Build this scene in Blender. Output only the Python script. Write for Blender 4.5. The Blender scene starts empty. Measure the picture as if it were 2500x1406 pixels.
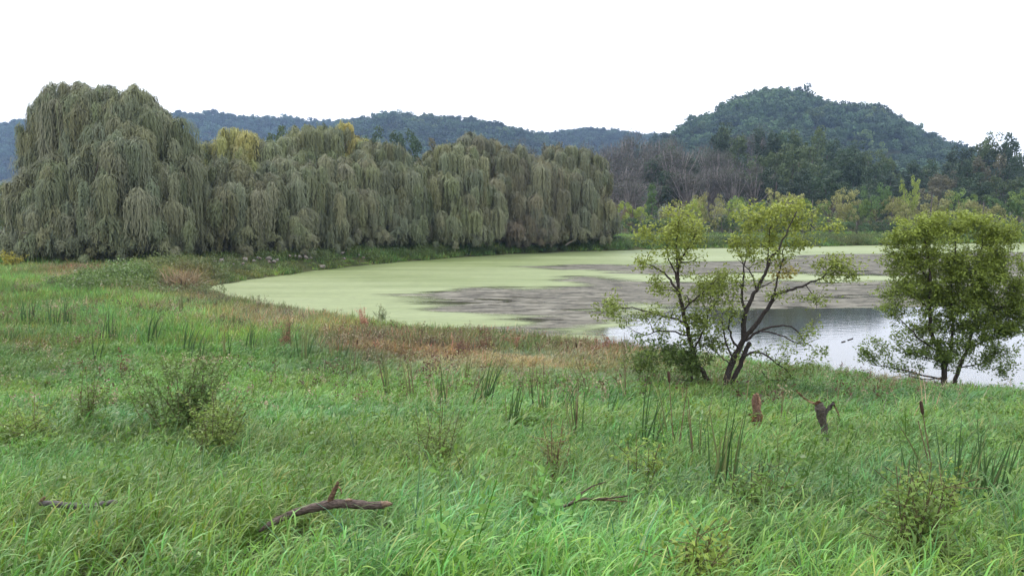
import bpy, math
import numpy as np
from mathutils import Vector

S = bpy.context.scene
R = math.radians
# ---------------------------------------------------------------- camera
F = 2080.0; CX = 1250.0; CY = 702.0; HC = 6.0; PITCH = R(5.165)
cam_d = bpy.data.cameras.new('camera'); cam = bpy.data.objects.new('camera', cam_d)
S.collection.objects.link(cam)
cam_d.sensor_width = 36; cam_d.lens = F / 2500 * 36
cam_d.clip_start = 0.1; cam_d.clip_end = 9000
cam.location = (0, 0, HC); cam.rotation_euler = (math.pi / 2 - PITCH, 0, 0)
S.camera = cam
# ---------------------------------------------------------------- world: overcast daylight
W = bpy.data.worlds.new('World'); S.world = W; W.use_nodes = True
nt = W.node_tree; nt.nodes.clear()
sky = nt.nodes.new('ShaderNodeTexSky'); sky.sky_type = 'NISHITA'; sky.sun_disc = False
SUN_EL, SUN_ROT = R(48), R(-35)
sky.sun_elevation = SUN_EL; sky.sun_rotation = SUN_ROT
sky.dust_density = 4; sky.air_density = 1.0; sky.ozone_density = 1.0
mix = nt.nodes.new('ShaderNodeMix'); mix.data_type = 'RGBA'; mix.inputs[0].default_value = 0.82
mix.inputs[7].default_value = (11.6, 11.9, 12.6, 1)          # cloud deck
bg = nt.nodes.new('ShaderNodeBackground'); bg.inputs[1].default_value = 0.1
wo = nt.nodes.new('ShaderNodeOutputWorld')
nt.links.new(sky.outputs[0], mix.inputs[6]); nt.links.new(mix.outputs[2], bg.inputs[0])
nt.links.new(bg.outputs[0], wo.inputs[0])
sun_d = bpy.data.lights.new('sun', 'SUN'); sun_d.energy = 1.0; sun_d.angle = R(14); sun_d.color = (1, .97, .92)
sun = bpy.data.objects.new('sun', sun_d); S.collection.objects.link(sun)
sd = Vector((math.sin(SUN_ROT) * math.cos(SUN_EL), math.cos(SUN_ROT) * math.cos(SUN_EL), math.sin(SUN_EL)))
sun.rotation_euler = sd.to_track_quat('Z', 'Y').to_euler()
S.view_settings.view_transform = 'Standard'; S.view_settings.look = 'None'
S.view_settings.gamma = 1; S.view_settings.exposure = 0.95
S.cycles.max_bounces = 6; S.cycles.diffuse_bounces = 3; S.cycles.glossy_bounces = 2
S.cycles.transmission_bounces = 3; S.cycles.transparent_max_bounces = 6; S.cycles.volume_bounces = 0

# ---------------------------------------------------------------- helpers
rng = np.random.RandomState(11)
COL = S.collection
def ray(px, py):
    u = (px - CX) / F; v = (CY - py) / F
    return np.array([u, math.cos(PITCH) + v * math.sin(PITCH), -math.sin(PITCH) + v * math.cos(PITCH)])
def at(px, py, D):
    d = ray(px, py); return np.array([0, 0, HC]) + d * (D / d[1])
def onz(px, py, z=0.0):
    d = ray(px, py); return np.array([0, 0, HC]) + d * ((z - HC) / d[2])
def proj(P):
    P = np.asarray(P, float); x = P[..., 0]; y = P[..., 1]; z = P[..., 2] - HC
    f = y * math.cos(PITCH) - z * math.sin(PITCH); u = y * math.sin(PITCH) + z * math.cos(PITCH)
    f = np.maximum(f, .1)
    return CX + F * x / f, CY - F * u / f

def hsh(i, j, s):
    h = (i.astype(np.int64) * 374761393 + j.astype(np.int64) * 668265263 + s * 974711) & 0xffffffff
    h = ((h ^ (h >> 13)) * 1274126177) & 0xffffffff
    return ((h ^ (h >> 16)) & 0xffff) / 65535.0
def vn(x, y, s=0):
    x = np.asarray(x, float); y = np.asarray(y, float)
    i = np.floor(x); j = np.floor(y); fx = x - i; fy = y - j
    fx = fx * fx * (3 - 2 * fx); fy = fy * fy * (3 - 2 * fy)
    a = hsh(i, j, s); b = hsh(i + 1, j, s); c = hsh(i, j + 1, s); d = hsh(i + 1, j + 1, s)
    return (a * (1 - fx) + b * fx) * (1 - fy) + (c * (1 - fx) + d * fx) * fy
def fbm(x, y, s=0, o=3):
    t = 0; a = .5; n = 0
    for k in range(o):
        t = t + a * vn(x * 2 ** k, y * 2 ** k, s + k); n += a; a *= .5
    return t / n
def sstep(a, b, x):
    t = np.clip((x - a) / (b - a), 0, 1); return t * t * (3 - 2 * t)

def tag(o, label=None, cat=None, group=None, kind=None):
    if label: o['label'] = label
    if cat: o['category'] = cat
    if group: o['group'] = group
    if kind: o['kind'] = kind
    return o
def root(name, loc, label, cat, group=None):
    o = bpy.data.objects.new(name, None); COL.objects.link(o)
    o.location = [float(c) for c in loc]; o.empty_display_size = .3
    return tag(o, label, cat, group)
def mk(name, mesh, parent=None, color=None, mat=None):
    o = bpy.data.objects.new(name, mesh); COL.objects.link(o)
    if parent is not None: o.parent = parent
    if color is not None: o.color = (*color, 1)
    return o
def mesh_np(name, V, Fs, mat, col=None, smooth=False, extra=None):
    """Fs: (M,k) int array or list of such arrays with different k"""
    V = np.asarray(V, np.float32)
    if not isinstance(Fs, list): Fs = [Fs]
    Fs = [f for f in Fs if len(f)]
    me = bpy.data.meshes.new(name)
    me.vertices.add(len(V)); me.vertices.foreach_set('co', V.ravel())
    loops = np.concatenate([f.ravel() for f in Fs]) if Fs else np.zeros(0, int)
    tot = np.concatenate([np.full(len(f), f.shape[1]) for f in Fs]) if Fs else np.zeros(0, int)
    if len(loops):
        st = np.concatenate([[0], np.cumsum(tot)[:-1]])
        me.loops.add(len(loops)); me.polygons.add(len(tot))
        me.loops.foreach_set('vertex_index', loops.astype(np.int32))
        me.polygons.foreach_set('loop_start', st.astype(np.int32))
        try: me.polygons.foreach_set('loop_total', tot.astype(np.int32))
        except Exception: pass
        me.polygons.foreach_set('use_smooth', np.full(len(tot), smooth))
    if col is not None:
        c = np.ones((len(V), 4), np.float32); c[:, :3] = col
        a = me.attributes.new('col', 'FLOAT_COLOR', 'POINT'); a.data.foreach_set('color', c.ravel())
    for k, v in (extra or {}).items():
        a = me.attributes.new(k, 'FLOAT', 'POINT'); a.data.foreach_set('value', np.asarray(v, np.float32))
    if mat: me.materials.append(mat)
    me.update(calc_edges=True)
    return me
def unit(v): return v / np.maximum(np.linalg.norm(v, axis=-1, keepdims=True), 1e-9)

def leaves(C, N, L, Wd, rs, T=None):
    """rhombus leaves at centres C with normals N; returns V (4n,3), F (n,4)"""
    n = len(C); N = unit(N)
    if T is None: T = rs.normal(size=(n, 3))
    T = unit(T - N * np.sum(T * N, 1, keepdims=True)); B = np.cross(N, T)
    L = np.broadcast_to(np.asarray(L, float), (n,))[:, None]; Wd = np.broadcast_to(np.asarray(Wd, float), (n,))[:, None]
    V = np.stack([C - T * L / 2, C + B * Wd / 2 + T * L * .05, C + T * L / 2, C - B * Wd / 2 + T * L * .05], 1).reshape(-1, 3)
    return V, np.arange(4 * n).reshape(-1, 4)
def tube(P, r, k=6):
    P = np.asarray(P, float); n = len(P); r = np.broadcast_to(np.asarray(r, float), (n,))
    T = unit(np.gradient(P, axis=0)); a = np.array([0., 1., .13]) if abs(T[:, 1]).mean() < .8 else np.array([1., 0, .1])
    U = unit(np.cross(T, a)); Vv = np.cross(T, U)
    th = np.linspace(0, 2 * math.pi, k, endpoint=False)
    V = (P[:, None] + r[:, None, None] * (np.cos(th)[None, :, None] * U[:, None] + np.sin(th)[None, :, None] * Vv[:, None])).reshape(-1, 3)
    i = np.arange(n - 1)[:, None] * k; j = np.arange(k)[None]
    Fq = np.stack([i + j, i + (j + 1) % k, i + k + (j + 1) % k, i + k + j], -1).reshape(-1, 4)
    V = np.vstack([V, P[-1] + T[-1] * r[-1] * .5]); c = len(V) - 1
    cap = np.array([[(n - 1) * k + q, (n - 1) * k + (q + 1) % k, c] for q in range(k)])
    return V, Fq, cap
class MB:
    def __init__(s): s.V = []; s.F = {3: [], 4: []}; s.C = []; s.n = 0
    def add(s, V, *Fs, col=None):
        s.V.append(V)
        for f in Fs:
            f = np.asarray(f)
            if len(f): s.F[f.shape[1]].append(f + s.n)
        s.C.append(np.ones((len(V), 3)) if col is None else np.broadcast_to(col, (len(V), 3)))
        s.n += len(V)
    def tube(s, P, r, k=6, col=None):
        V, a, b = tube(P, r, k); s.add(V, a, b, col=col)
    def mesh(s, name, mat, off=(0, 0, 0), smooth=False):
        V = np.vstack(s.V) - np.asarray(off)
        return mesh_np(name, V, [np.vstack(s.F[k]) for k in (3, 4) if s.F[k]], mat, np.vstack(s.C), smooth)
def smooth_path(P, n=4):
    P = np.asarray(P, float)
    if len(P) < 3: 
        t = np.linspace(0, 1, n + 1)[:, None]; return P[0] * (1 - t) + P[-1] * t
    Q = np.vstack([2 * P[0] - P[1], P, 2 * P[-1] - P[-2]]); out = []
    for i in range(1, len(Q) - 2):
        for t in np.linspace(0, 1, n, endpoint=False):
            a, b, c, d = Q[i - 1], Q[i], Q[i + 1], Q[i + 2]
            out.append(.5 * ((2 * b) + (-a + c) * t + (2 * a - 5 * b + 4 * c - d) * t * t + (-a + 3 * b - 3 * c + d) * t ** 3))
    out.append(P[-1]); return np.array(out)

# ---------------------------------------------------------------- materials
def newmat(name):
    m = bpy.data.materials.new(name); m.use_nodes = True; t = m.node_tree; t.nodes.clear()
    o = t.nodes.new('ShaderNodeOutputMaterial'); return m, t, o
def N_(t, k, **kw):
    n = t.nodes.new(k)
    for a, v in kw.items(): setattr(n, a, v)
    return n
def mul(t, a, b):
    n = N_(t, 'ShaderNodeMix', data_type='RGBA', blend_type='MULTIPLY'); n.inputs[0].default_value = 1
    t.links.new(a, n.inputs[6]); t.links.new(b, n.inputs[7]); return n.outputs[2]
def leaf_mat(name, inst=False, trans=.3, rough=.55, spec=.25):
    m, t, o = newmat(name)
    a = N_(t, 'ShaderNodeAttribute', attribute_name='col')
    if inst:
        b = N_(t, 'ShaderNodeAttribute', attribute_name='tone', attribute_type='INSTANCER'); bo = b.outputs[0]
    else:
        b = N_(t, 'ShaderNodeObjectInfo'); bo = b.outputs['Color']
    c = mul(t, a.outputs[0], bo)
    p = N_(t, 'ShaderNodeBsdfPrincipled'); p.inputs['Roughness'].default_value = rough
    p.inputs['Specular IOR Level'].default_value = spec
    tr = N_(t, 'ShaderNodeBsdfTranslucent'); mx = N_(t, 'ShaderNodeMixShader'); mx.inputs[0].default_value = trans
    t.links.new(c, p.inputs['Base Color']); t.links.new(c, tr.inputs[0])
    t.links.new(p.outputs[0], mx.inputs[1]); t.links.new(tr.outputs[0], mx.inputs[2]); t.links.new(mx.outputs[0], o.inputs[0])
    return m
def bark_mat(name, scale=6.0):
    m, t, o = newmat(name)
    tc = N_(t, 'ShaderNodeTexCoord'); mp = N_(t, 'ShaderNodeMapping'); mp.inputs['Scale'].default_value = (scale, scale, scale * .3)
    n = N_(t, 'ShaderNodeTexNoise'); n.inputs['Scale'].default_value = 3; n.inputs['Detail'].default_value = 6
    r = N_(t, 'ShaderNodeValToRGB'); r.color_ramp.elements[0].position = .3; r.color_ramp.elements[0].color = (.45, .43, .42, 1)
    r.color_ramp.elements[1].position = .7; r.color_ramp.elements[1].color = (1.35, 1.3, 1.25, 1)
    a = N_(t, 'ShaderNodeAttribute', attribute_name='col'); ob = N_(t, 'ShaderNodeObjectInfo')
    p = N_(t, 'ShaderNodeBsdfPrincipled'); p.inputs['Roughness'].default_value = .85; p.inputs['Specular IOR Level'].default_value = .2
    b = N_(t, 'ShaderNodeBump'); b.inputs['Strength'].default_value = .6; b.inputs['Distance'].default_value = .02
    t.links.new(tc.outputs['Object'], mp.inputs[0]); t.links.new(mp.outputs[0], n.inputs[0]); t.links.new(n.outputs[0], r.inputs[0])
    t.links.new(mul(t, mul(t, r.outputs[0], a.outputs[0]), ob.outputs['Color']), p.inputs['Base Color'])
    t.links.new(n.outputs[0], b.inputs['Height']); t.links.new(b.outputs[0], p.inputs['Normal']); t.links.new(p.outputs[0], o.inputs[0])
    return m
M_leaf = leaf_mat('leaf'); M_wil = leaf_mat('willow_leaf', trans=.18, rough=.6)
M_inst = leaf_mat('grass_blade', inst=True, trans=.35, rough=.42, spec=.3)
M_hill = leaf_mat('hill_leaf', inst=True, trans=.15, rough=.7, spec=.1)
def iso(m):
    for n in m.node_tree.nodes:
        if n.type == 'MAPPING': n.inputs['Scale'].default_value = (9, 22, 22)
        if n.type == 'BUMP': n.inputs['Strength'].default_value = 1.0
    return m
M_dead = iso(bark_mat('dead_bark')); M_bark = bark_mat('bark'); M_barkf = bark_mat('bark_fine', 14)
def ground_mat():
    m, t, o = newmat('soil')
    g = N_(t, 'ShaderNodeNewGeometry'); n = N_(t, 'ShaderNodeTexNoise'); n.inputs['Scale'].default_value = .35; n.inputs['Detail'].default_value = 8
    n2 = N_(t, 'ShaderNodeTexNoise'); n2.inputs['Scale'].default_value = 9; n2.inputs['Detail'].default_value = 5
    r = N_(t, 'ShaderNodeValToRGB'); e = r.color_ramp.elements
    e[0].position = .3; e[0].color = (.035, .05, .018, 1); e[1].position = .7; e[1].color = (.085, .085, .035, 1)
    r2 = N_(t, 'ShaderNodeValToRGB'); e = r2.color_ramp.elements
    e[0].position = .3; e[0].color = (.5, .5, .5, 1); e[1].position = .7; e[1].color = (1.3, 1.3, 1.2, 1)
    p = N_(t, 'ShaderNodeBsdfPrincipled'); p.inputs['Roughness'].default_value = .95; p.inputs['Specular IOR Level'].default_value = .1
    for q in (n, n2): t.links.new(g.outputs['Position'], q.inputs['Vector'])
    t.links.new(n.outputs[0], r.inputs[0]); t.links.new(n2.outputs[0], r2.inputs[0])
    t.links.new(mul(t, r.outputs[0], r2.outputs[0]), p.inputs['Base Color']); t.links.new(p.outputs[0], o.inputs[0]); return m
def water_mat():
    m, t, o = newmat('pond_water')
    g = N_(t, 'ShaderNodeNewGeometry'); mp = N_(t, 'ShaderNodeMapping'); mp.inputs['Scale'].default_value = (1.1, 2.4, 1)
    n = N_(t, 'ShaderNodeTexNoise'); n.inputs['Scale'].default_value = 1.2; n.inputs['Detail'].default_value = 4
    b = N_(t, 'ShaderNodeBump'); b.inputs['Strength'].default_value = .10; b.inputs['Distance'].default_value = .03
    p = N_(t, 'ShaderNodeBsdfPrincipled'); p.inputs['Base Color'].default_value = (.045, .042, .032, 1)
    p.inputs['Roughness'].default_value = .04; p.inputs['IOR'].default_value = 1.6; p.inputs['Specular IOR Level'].default_value = .9
    t.links.new(g.outputs['Position'], mp.inputs[0]); t.links.new(mp.outputs[0], n.inputs[0]); t.links.new(n.outputs[0], b.inputs['Height'])
    t.links.new(b.outputs[0], p.inputs['Normal']); t.links.new(p.outputs[0], o.inputs[0]); return m
def mat_cover(name, c1, c2, sx, sy, lo, hi, holes, rough, spec, bump, veins=False):
    """floating plant cover: alpha from edge attribute and stretched noise"""
    m, t, o = newmat(name)
    g = N_(t, 'ShaderNodeNewGeometry'); mp = N_(t, 'ShaderNodeMapping'); mp.inputs['Scale'].default_value = (sx, sy, 1)
    n = N_(t, 'ShaderNodeTexNoise'); n.inputs['Scale'].default_value = 1; n.inputs['Detail'].default_value = 10; n.inputs['Roughness'].default_value = .72
    f = N_(t, 'ShaderNodeTexNoise'); f.inputs['Scale'].default_value = 2.2; f.inputs['Detail'].default_value = 8; f.inputs['Roughness'].default_value = .7
    r = N_(t, 'ShaderNodeValToRGB'); r.color_ramp.elements[0].position = .4; r.color_ramp.elements[1].position = .62
    r.color_ramp.elements[0].color = (*c1, 1); r.color_ramp.elements[1].color = (*c2, 1)
    a = N_(t, 'ShaderNodeAttribute', attribute_name='cover')
    ad = N_(t, 'ShaderNodeMath', operation='MULTIPLY_ADD'); ad.inputs[1].default_value = holes
    mr = N_(t, 'ShaderNodeMapRange', interpolation_type='SMOOTHSTEP'); mr.inputs[1].default_value = lo; mr.inputs[2].default_value = hi
    p = N_(t, 'ShaderNodeBsdfPrincipled'); p.inputs['Roughness'].default_value = rough; p.inputs['Specular IOR Level'].default_value = spec
    b = N_(t, 'ShaderNodeBump'); b.inputs['Strength'].default_value = bump; b.inputs['Distance'].default_value = .05
    tr = N_(t, 'ShaderNodeBsdfTransparent'); mx = N_(t, 'ShaderNodeMixShader')
    L = t.links.new
    L(g.outputs['Position'], mp.inputs[0]); L(mp.outputs[0], n.inputs[0]); L(g.outputs['Position'], f.inputs[0])
    L(n.outputs[0], r.inputs[0])
    pa_ = N_(t, 'ShaderNodeAttribute', attribute_name='pale'); pm = N_(t, 'ShaderNodeMix', data_type='RGBA'); pm.inputs[7].default_value = (c2[0] * 1.5, c2[1] * 1.42, c2[2] * 1.9, 1) if c2[1] > c2[0] else (c2[0] * 1.1, c2[1] * 1.1, c2[2] * 1.1, 1)
    L(pa_.outputs['Fac'], pm.inputs[0]); L(r.outputs[0], pm.inputs[6])
    m2 = N_(t, 'ShaderNodeMapping'); m2.inputs['Scale'].default_value = (.35, .9, 1) if veins else (.5, 1.2, 1); n2 = N_(t, 'ShaderNodeTexNoise'); n2.inputs['Scale'].default_value = 1; n2.inputs['Detail'].default_value = 7; n2.inputs['Roughness'].default_value = .62
    sb = N_(t, 'ShaderNodeMath', operation='SUBTRACT'); sb.inputs[1].default_value = .5; ab = N_(t, 'ShaderNodeMath', operation='ABSOLUTE'); mv = N_(t, 'ShaderNodeMapRange')
    mv.inputs[1].default_value = 0; mv.inputs[2].default_value = .045 if veins else .06; mv.inputs[3].default_value = .28 if veins else .84; mv.inputs[4].default_value = 1
    L(g.outputs['Position'], m2.inputs[0]); L(m2.outputs[0], n2.inputs[0]); L(n2.outputs[0], sb.inputs[0]); L(sb.outputs[0], ab.inputs[0]); L(ab.outputs[0], mv.inputs[0])
    cb = N_(t, 'ShaderNodeCombineColor'); [L(mv.outputs[0], cb.inputs[q]) for q in range(3)]; L(mul(t, pm.outputs[2], cb.outputs[0]), p.inputs['Base Color'])
    L(n.outputs[0], ad.inputs[0]); L(a.outputs['Fac'], ad.inputs[2]); L(ad.outputs[0], mr.inputs[0])
    L(f.outputs[0], b.inputs['Height']); L(b.outputs[0], p.inputs['Normal'])
    L(mr.outputs[0], mx.inputs[0]); L(tr.outputs[0], mx.inputs[1]); L(p.outputs[0], mx.inputs[2]); L(mx.outputs[0], o.inputs[0])
    return m
M_ground = ground_mat(); M_water = water_mat()
M_duck = mat_cover('duckweed', (.115, .155, .036), (.185, .225, .085), .07, .35, .38, .62, .8, .6, .25, .1)
M_alga = mat_cover('algae', (.055, .05, .037), (.225, .212, .168), .30, .85, .44, .50, .9, .75, .1, .5, True)

# ---------------------------------------------------------------- pond outline (world metres, traced from the shore)
near_px = [(485, 716, 0), (600, 724, .35), (700, 738, .5), (850, 752, .6), (950, 768, .6), (1060, 780, .6), (1210, 786, .6), (1340, 800, .6),
           (1460, 812, .6), (1620, 828, .6), (1760, 845, .6), (1900, 868, .5), (2020, 880, .5), (2110, 895, .45), (2300, 918, .45), (2500, 936, .45), (2900, 970, .45)]
far_px = [(2900, 588), (2500, 592), (2200, 597), (1950, 602), (1700, 606), (1540, 610), (1400, 613), (1200, 622), (1000, 637), (850, 651), (700, 669), (600, 683), (545, 694), (500, 706)]
POND = np.array([onz(x, y, h)[:2] for x, y, h in near_px] + [onz(x, y)[:2] for x, y in far_px])
def inside(poly, x, y):
    r = np.zeros(np.shape(x), bool); n = len(poly)
    for i in range(n):
        x0, y0 = poly[i]; x1, y1 = poly[(i + 1) % n]
        if y0 == y1: continue
        c = ((y0 > y) != (y1 > y)) & (x < (x1 - x0) * (y - y0) / (y1 - y0) + x0); r ^= c
    return r
def sdist(poly, x, y, closed=True):
    d = np.full(np.shape(x), 1e9); n = len(poly)
    for i in range(n if closed else n - 1):
        a = poly[i]; b = poly[(i + 1) % n]; e = b - a
        t = np.clip(((x - a[0]) * e[0] + (y - a[1]) * e[1]) / (e @ e), 0, 1)
        d = np.minimum(d, np.hypot(x - a[0] - t * e[0], y - a[1] - t * e[1]))
    return np.where(inside(poly, x, y), -d, d)
def pond_s(x, y):
    return sdist(POND, x, y) + (fbm(x * .25, y * .25, 5) - .5) * 1.2
def gz(x, y):
    x = np.asarray(x, float); y = np.asarray(y, float)
    b = np.interp(y, [-30, 0, 4, 6, 10, 16, 22, 26, 30, 45, 60, 75, 150, 200, 240, 300, 500],
                  [4.5, 4.3, 3.85, 3.5, 2.75, 1.78, .98, .62, .42, .34, .42, .62, .8, .9, 1.5, 5, 12])
    b = b + (fbm(x * .15, y * .15, 1) - .5) * np.interp(y, [0, 10, 30, 300], [.25, .4, .25, .6])
    b = b + (fbm(x * .9, y * .9, 2) - .5) * .12
    b = b + sstep(0, -30, x + (y - 60) * .1) * sstep(35, 60, y) * .25
    s = pond_s(x, y)
    w = np.where(y > 62 + np.clip(-x, 0, 30) * 0, 3.0, 9.0)
    out = .04 + (np.maximum(b, .15) - .04) * sstep(0, 1, s / w)
    ins = -.35 * sstep(0, 3, -s)
    return np.where(s > 0, out, ins)
def place(px, py, h=.25, dmin=3.5, dmax=260):
    d = ray(px, py); Ds = np.geomspace(dmin, dmax, 900); P = np.array([0, 0, HC]) + d[None] * (Ds / d[1])[:, None]
    below = P[:, 2] <= gz(P[:, 0], P[:, 1]) + h
    k = int(np.argmax(below)) if below.any() else len(Ds) - 1
    p = P[k].copy(); p[2] = float(gz(p[0], p[1])); return p

def ground():
    ys = np.concatenate([np.linspace(-25, 3, 12), np.geomspace(3.2, 260, 330), np.geomspace(265, 3400, 40)])
    us = np.sinh(np.linspace(-2.2, 2.2, 330)) / np.sinh(2.2)
    X = us[None] * (ys[:, None].clip(0) * 1.1 + 30); Y = np.broadcast_to(ys[:, None], X.shape)
    Z = gz(X, Y); ny, nx = X.shape
    i = np.arange(ny - 1)[:, None] * nx + np.arange(nx - 1)[None]
    Fq = np.stack([i, i + 1, i + nx + 1, i + nx], -1).reshape(-1, 4)
    tag(mk('ground', mesh_np('ground', np.stack([X, Y, Z], -1).reshape(-1, 3), Fq, M_ground, smooth=True)), kind='structure')
ground()
def flat(name, x0, x1, y0, y1, z, m):
    V = np.array([[x0, y0, z], [x1, y0, z], [x1, y1, z], [x0, y1, z]]); return mk(name, mesh_np(name, V, np.array([[0, 1, 2, 3]]), m))
tag(flat('water', -60, 260, 18, 200, 0.0, M_water), kind='structure')

# floating covers -------------------------------------------------
def ppoly(L): return np.array([onz(x, y)[:2] for x, y in L])
ALG1 = ppoly([(925, 719), (1010, 708), (1150, 703), (1320, 705), (1400, 690), (1338, 683), (1390, 674), (1560, 682), (1700, 688), (1850, 684), (2050, 690), (2180, 686), (2600, 690),
              (2600, 755), (2200, 750), (2000, 762), (1800, 762), (1640, 745), (1560, 757), (1458, 765), (1450, 840), (1300, 850), (1215, 800), (1190, 775), (1040, 745)])
ALG2 = ppoly([(1340, 652), (1420, 646), (1560, 645), (1700, 641), (1850, 632), (2000, 622), (2060, 619), (2300, 617), (2600, 612), (2600, 690), (2180, 676), (2000, 670), (1850, 666), (1700, 671), (1560, 670), (1470, 661), (1400, 658)])
OPEN = ppoly([(1458, 765), (1560, 757), (1640, 745), (1800, 752), (2000, 748), (2200, 742), (2700, 745), (2900, 1000), (1450, 900)])
def covers():
    ys = np.geomspace(22, 190, 420); us = np.linspace(-.42, .95, 620)
    X = us[None] * ys[:, None]; Y = np.broadcast_to(ys[:, None], X.shape)
    x = X.ravel(); y = Y.ravel()
    wob = (fbm(x * .10, y * .35, 21, 4) - .5) * 9; wy = (fbm(x * .12, y * .4, 31, 4) - .5) * 5
    a1 = -sdist(ALG1, x + wob, y + wy); a2 = -sdist(ALG2, x + wob * 1.5, y + wy * 1.3)
    alg = np.maximum(a1, a2); op = -sdist(OPEN, x + wob * .3, y + wy * .3)
    ps = -pond_s(x, y)
    duck = np.minimum(-alg, -op) / 5.0; alc = np.minimum(alg / 2.5, (.4 - op) / 2.0)
    big = (fbm(x * .03, y * .1, 77) - .5) * .35
    for nm, c, z, m, lab in (('duckweed', np.clip(duck, -1, 1) * .42 + .12, .012, M_duck, 'pale yellow green duckweed skin floating over the far and left water of the pond'),
                        ('algae_mat', np.clip(alc, -1, 1) * .22 + .03 + big * .7 + (.46 - fbm(x * .13, y * .6, 88, 4)) * .85 * np.clip(.3 + fbm(x * .03, y * .06, 89) * 1.4 - .2, 0, 1), .006, M_alga, 'grey brown mat of dying water weed with dark streaks on the pond')):
        C = c.reshape(X.shape); P = ps.reshape(X.shape)
        ny, nx = X.shape; i = (np.arange(ny - 1)[:, None] * nx + np.arange(nx - 1)[None])
        raw = duck if nm == 'duckweed' else alc
        keep = (raw.reshape(X.shape)[:-1, :-1] > -.9) & (P[:-1, :-1] > -1.5)
        i = i[keep]; Fq = np.stack([i, i + 1, i + nx + 1, i + nx], -1)
        used, inv = np.unique(Fq, return_inverse=True); Fq = inv.reshape(-1, 4)
        V = np.stack([x, y, np.full_like(x, z)], -1)[used]
        px, py = proj(np.stack([x, y, 0 * x], 1)); pale = np.clip(sstep(1000, 1800, px) * .8 + sstep(640, 730, py) * .55 - .1 + (fbm(x * .05, y * .2, 55) - .5) * 1.1, 0, 1)
        me = mesh_np(nm, V, Fq, m, extra={'cover': c[used], 'pale': pale[used] * (.75 if nm == 'duckweed' else .15)})
        tag(mk(nm, me), lab, 'pond weed', kind='stuff')
covers()

# ---------------------------------------------------------------- hills
T_L = [(-400, 330), (-100, 305), (0, 297), (40, 290), (150, 280), (300, 275), (430, 270), (520, 268), (560, 272), (600, 280), (700, 285), (760, 290), (860, 292), (950, 300), (1100, 330), (1250, 400)]
T_M = [(700, 380), (780, 315), (860, 282), (905, 277), (950, 268), (1000, 269), (1060, 279), (1130, 283), (1170, 283), (1220, 292), (1260, 305), (1310, 320), (1350, 340), (1450, 420)]
T_R3 = [(1150, 420), (1250, 335), (1310, 320), (1340, 318), (1390, 312), (1440, 305), (1500, 308), (1545, 318), (1600, 324), (1700, 330), (1850, 400)]
T_H = [(1480, 420), (1560, 350), (1620, 320), (1660, 303), (1700, 284), (1740, 265), (1790, 240), (1830, 220), (1870, 212), (1900, 210), (1950, 214), (1990, 228), (2040, 248), (2090, 252), (2130, 256), (2180, 270), (2230, 300), (2280, 318), (2330, 345), (2400, 380), (2500, 420)]
def ico():
    import bmesh
    b = bmesh.new(); bmesh.ops.create_icosphere(b, subdivisions=1, radius=1); V = np.array([v.co[:] for v in b.verts]); Fq = np.array([[v.index for v in f.verts] for f in b.faces]); b.free(); return V, Fq
def hill_trees_proto():
    c = bpy.data.collections.new('hill_crowns')
    for k in range(5):
        rs = np.random.RandomState(50 + k); mb = MB(); 
        nc = 16; cc = np.clip(rs.normal(size=(nc, 3)), -1.35, 1.35) * [.3, .3, .2] + [0, 0, .62]
        if k == 4: cc = np.stack([rs.normal(size=nc) * .14, rs.normal(size=nc) * .14, np.linspace(.2, 1.25, nc)], 1)
        for q in range(nc):
            d = unit(rs.normal(size=(34, 3)) + [0, 0, .35]); r = rs.uniform(.17, .27) * (1 if k < 4 else .7)
            V, Fq = leaves(cc[q] + d * r * rs.uniform(.7, 1.1, (34, 1)), d + rs.normal(size=(34, 3)) * .35, rs.uniform(.12, .2, 34), rs.uniform(.09, .15, 34), rs)
            mb.add(V, Fq, col=np.repeat(rs.uniform(.75, 1.25, (34, 1)) * rs.uniform(.8, 1.2) * np.ones((1, 3)), 4, 0))
        mb.tube([[0, 0, -.5], [0, 0, .6]], [.04, .02], 4, col=(.6, .5, .45))
        c.objects.link(bpy.data.objects.new('crown_source', mb.mesh('crown_source', M_hill)))
    return c
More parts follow.
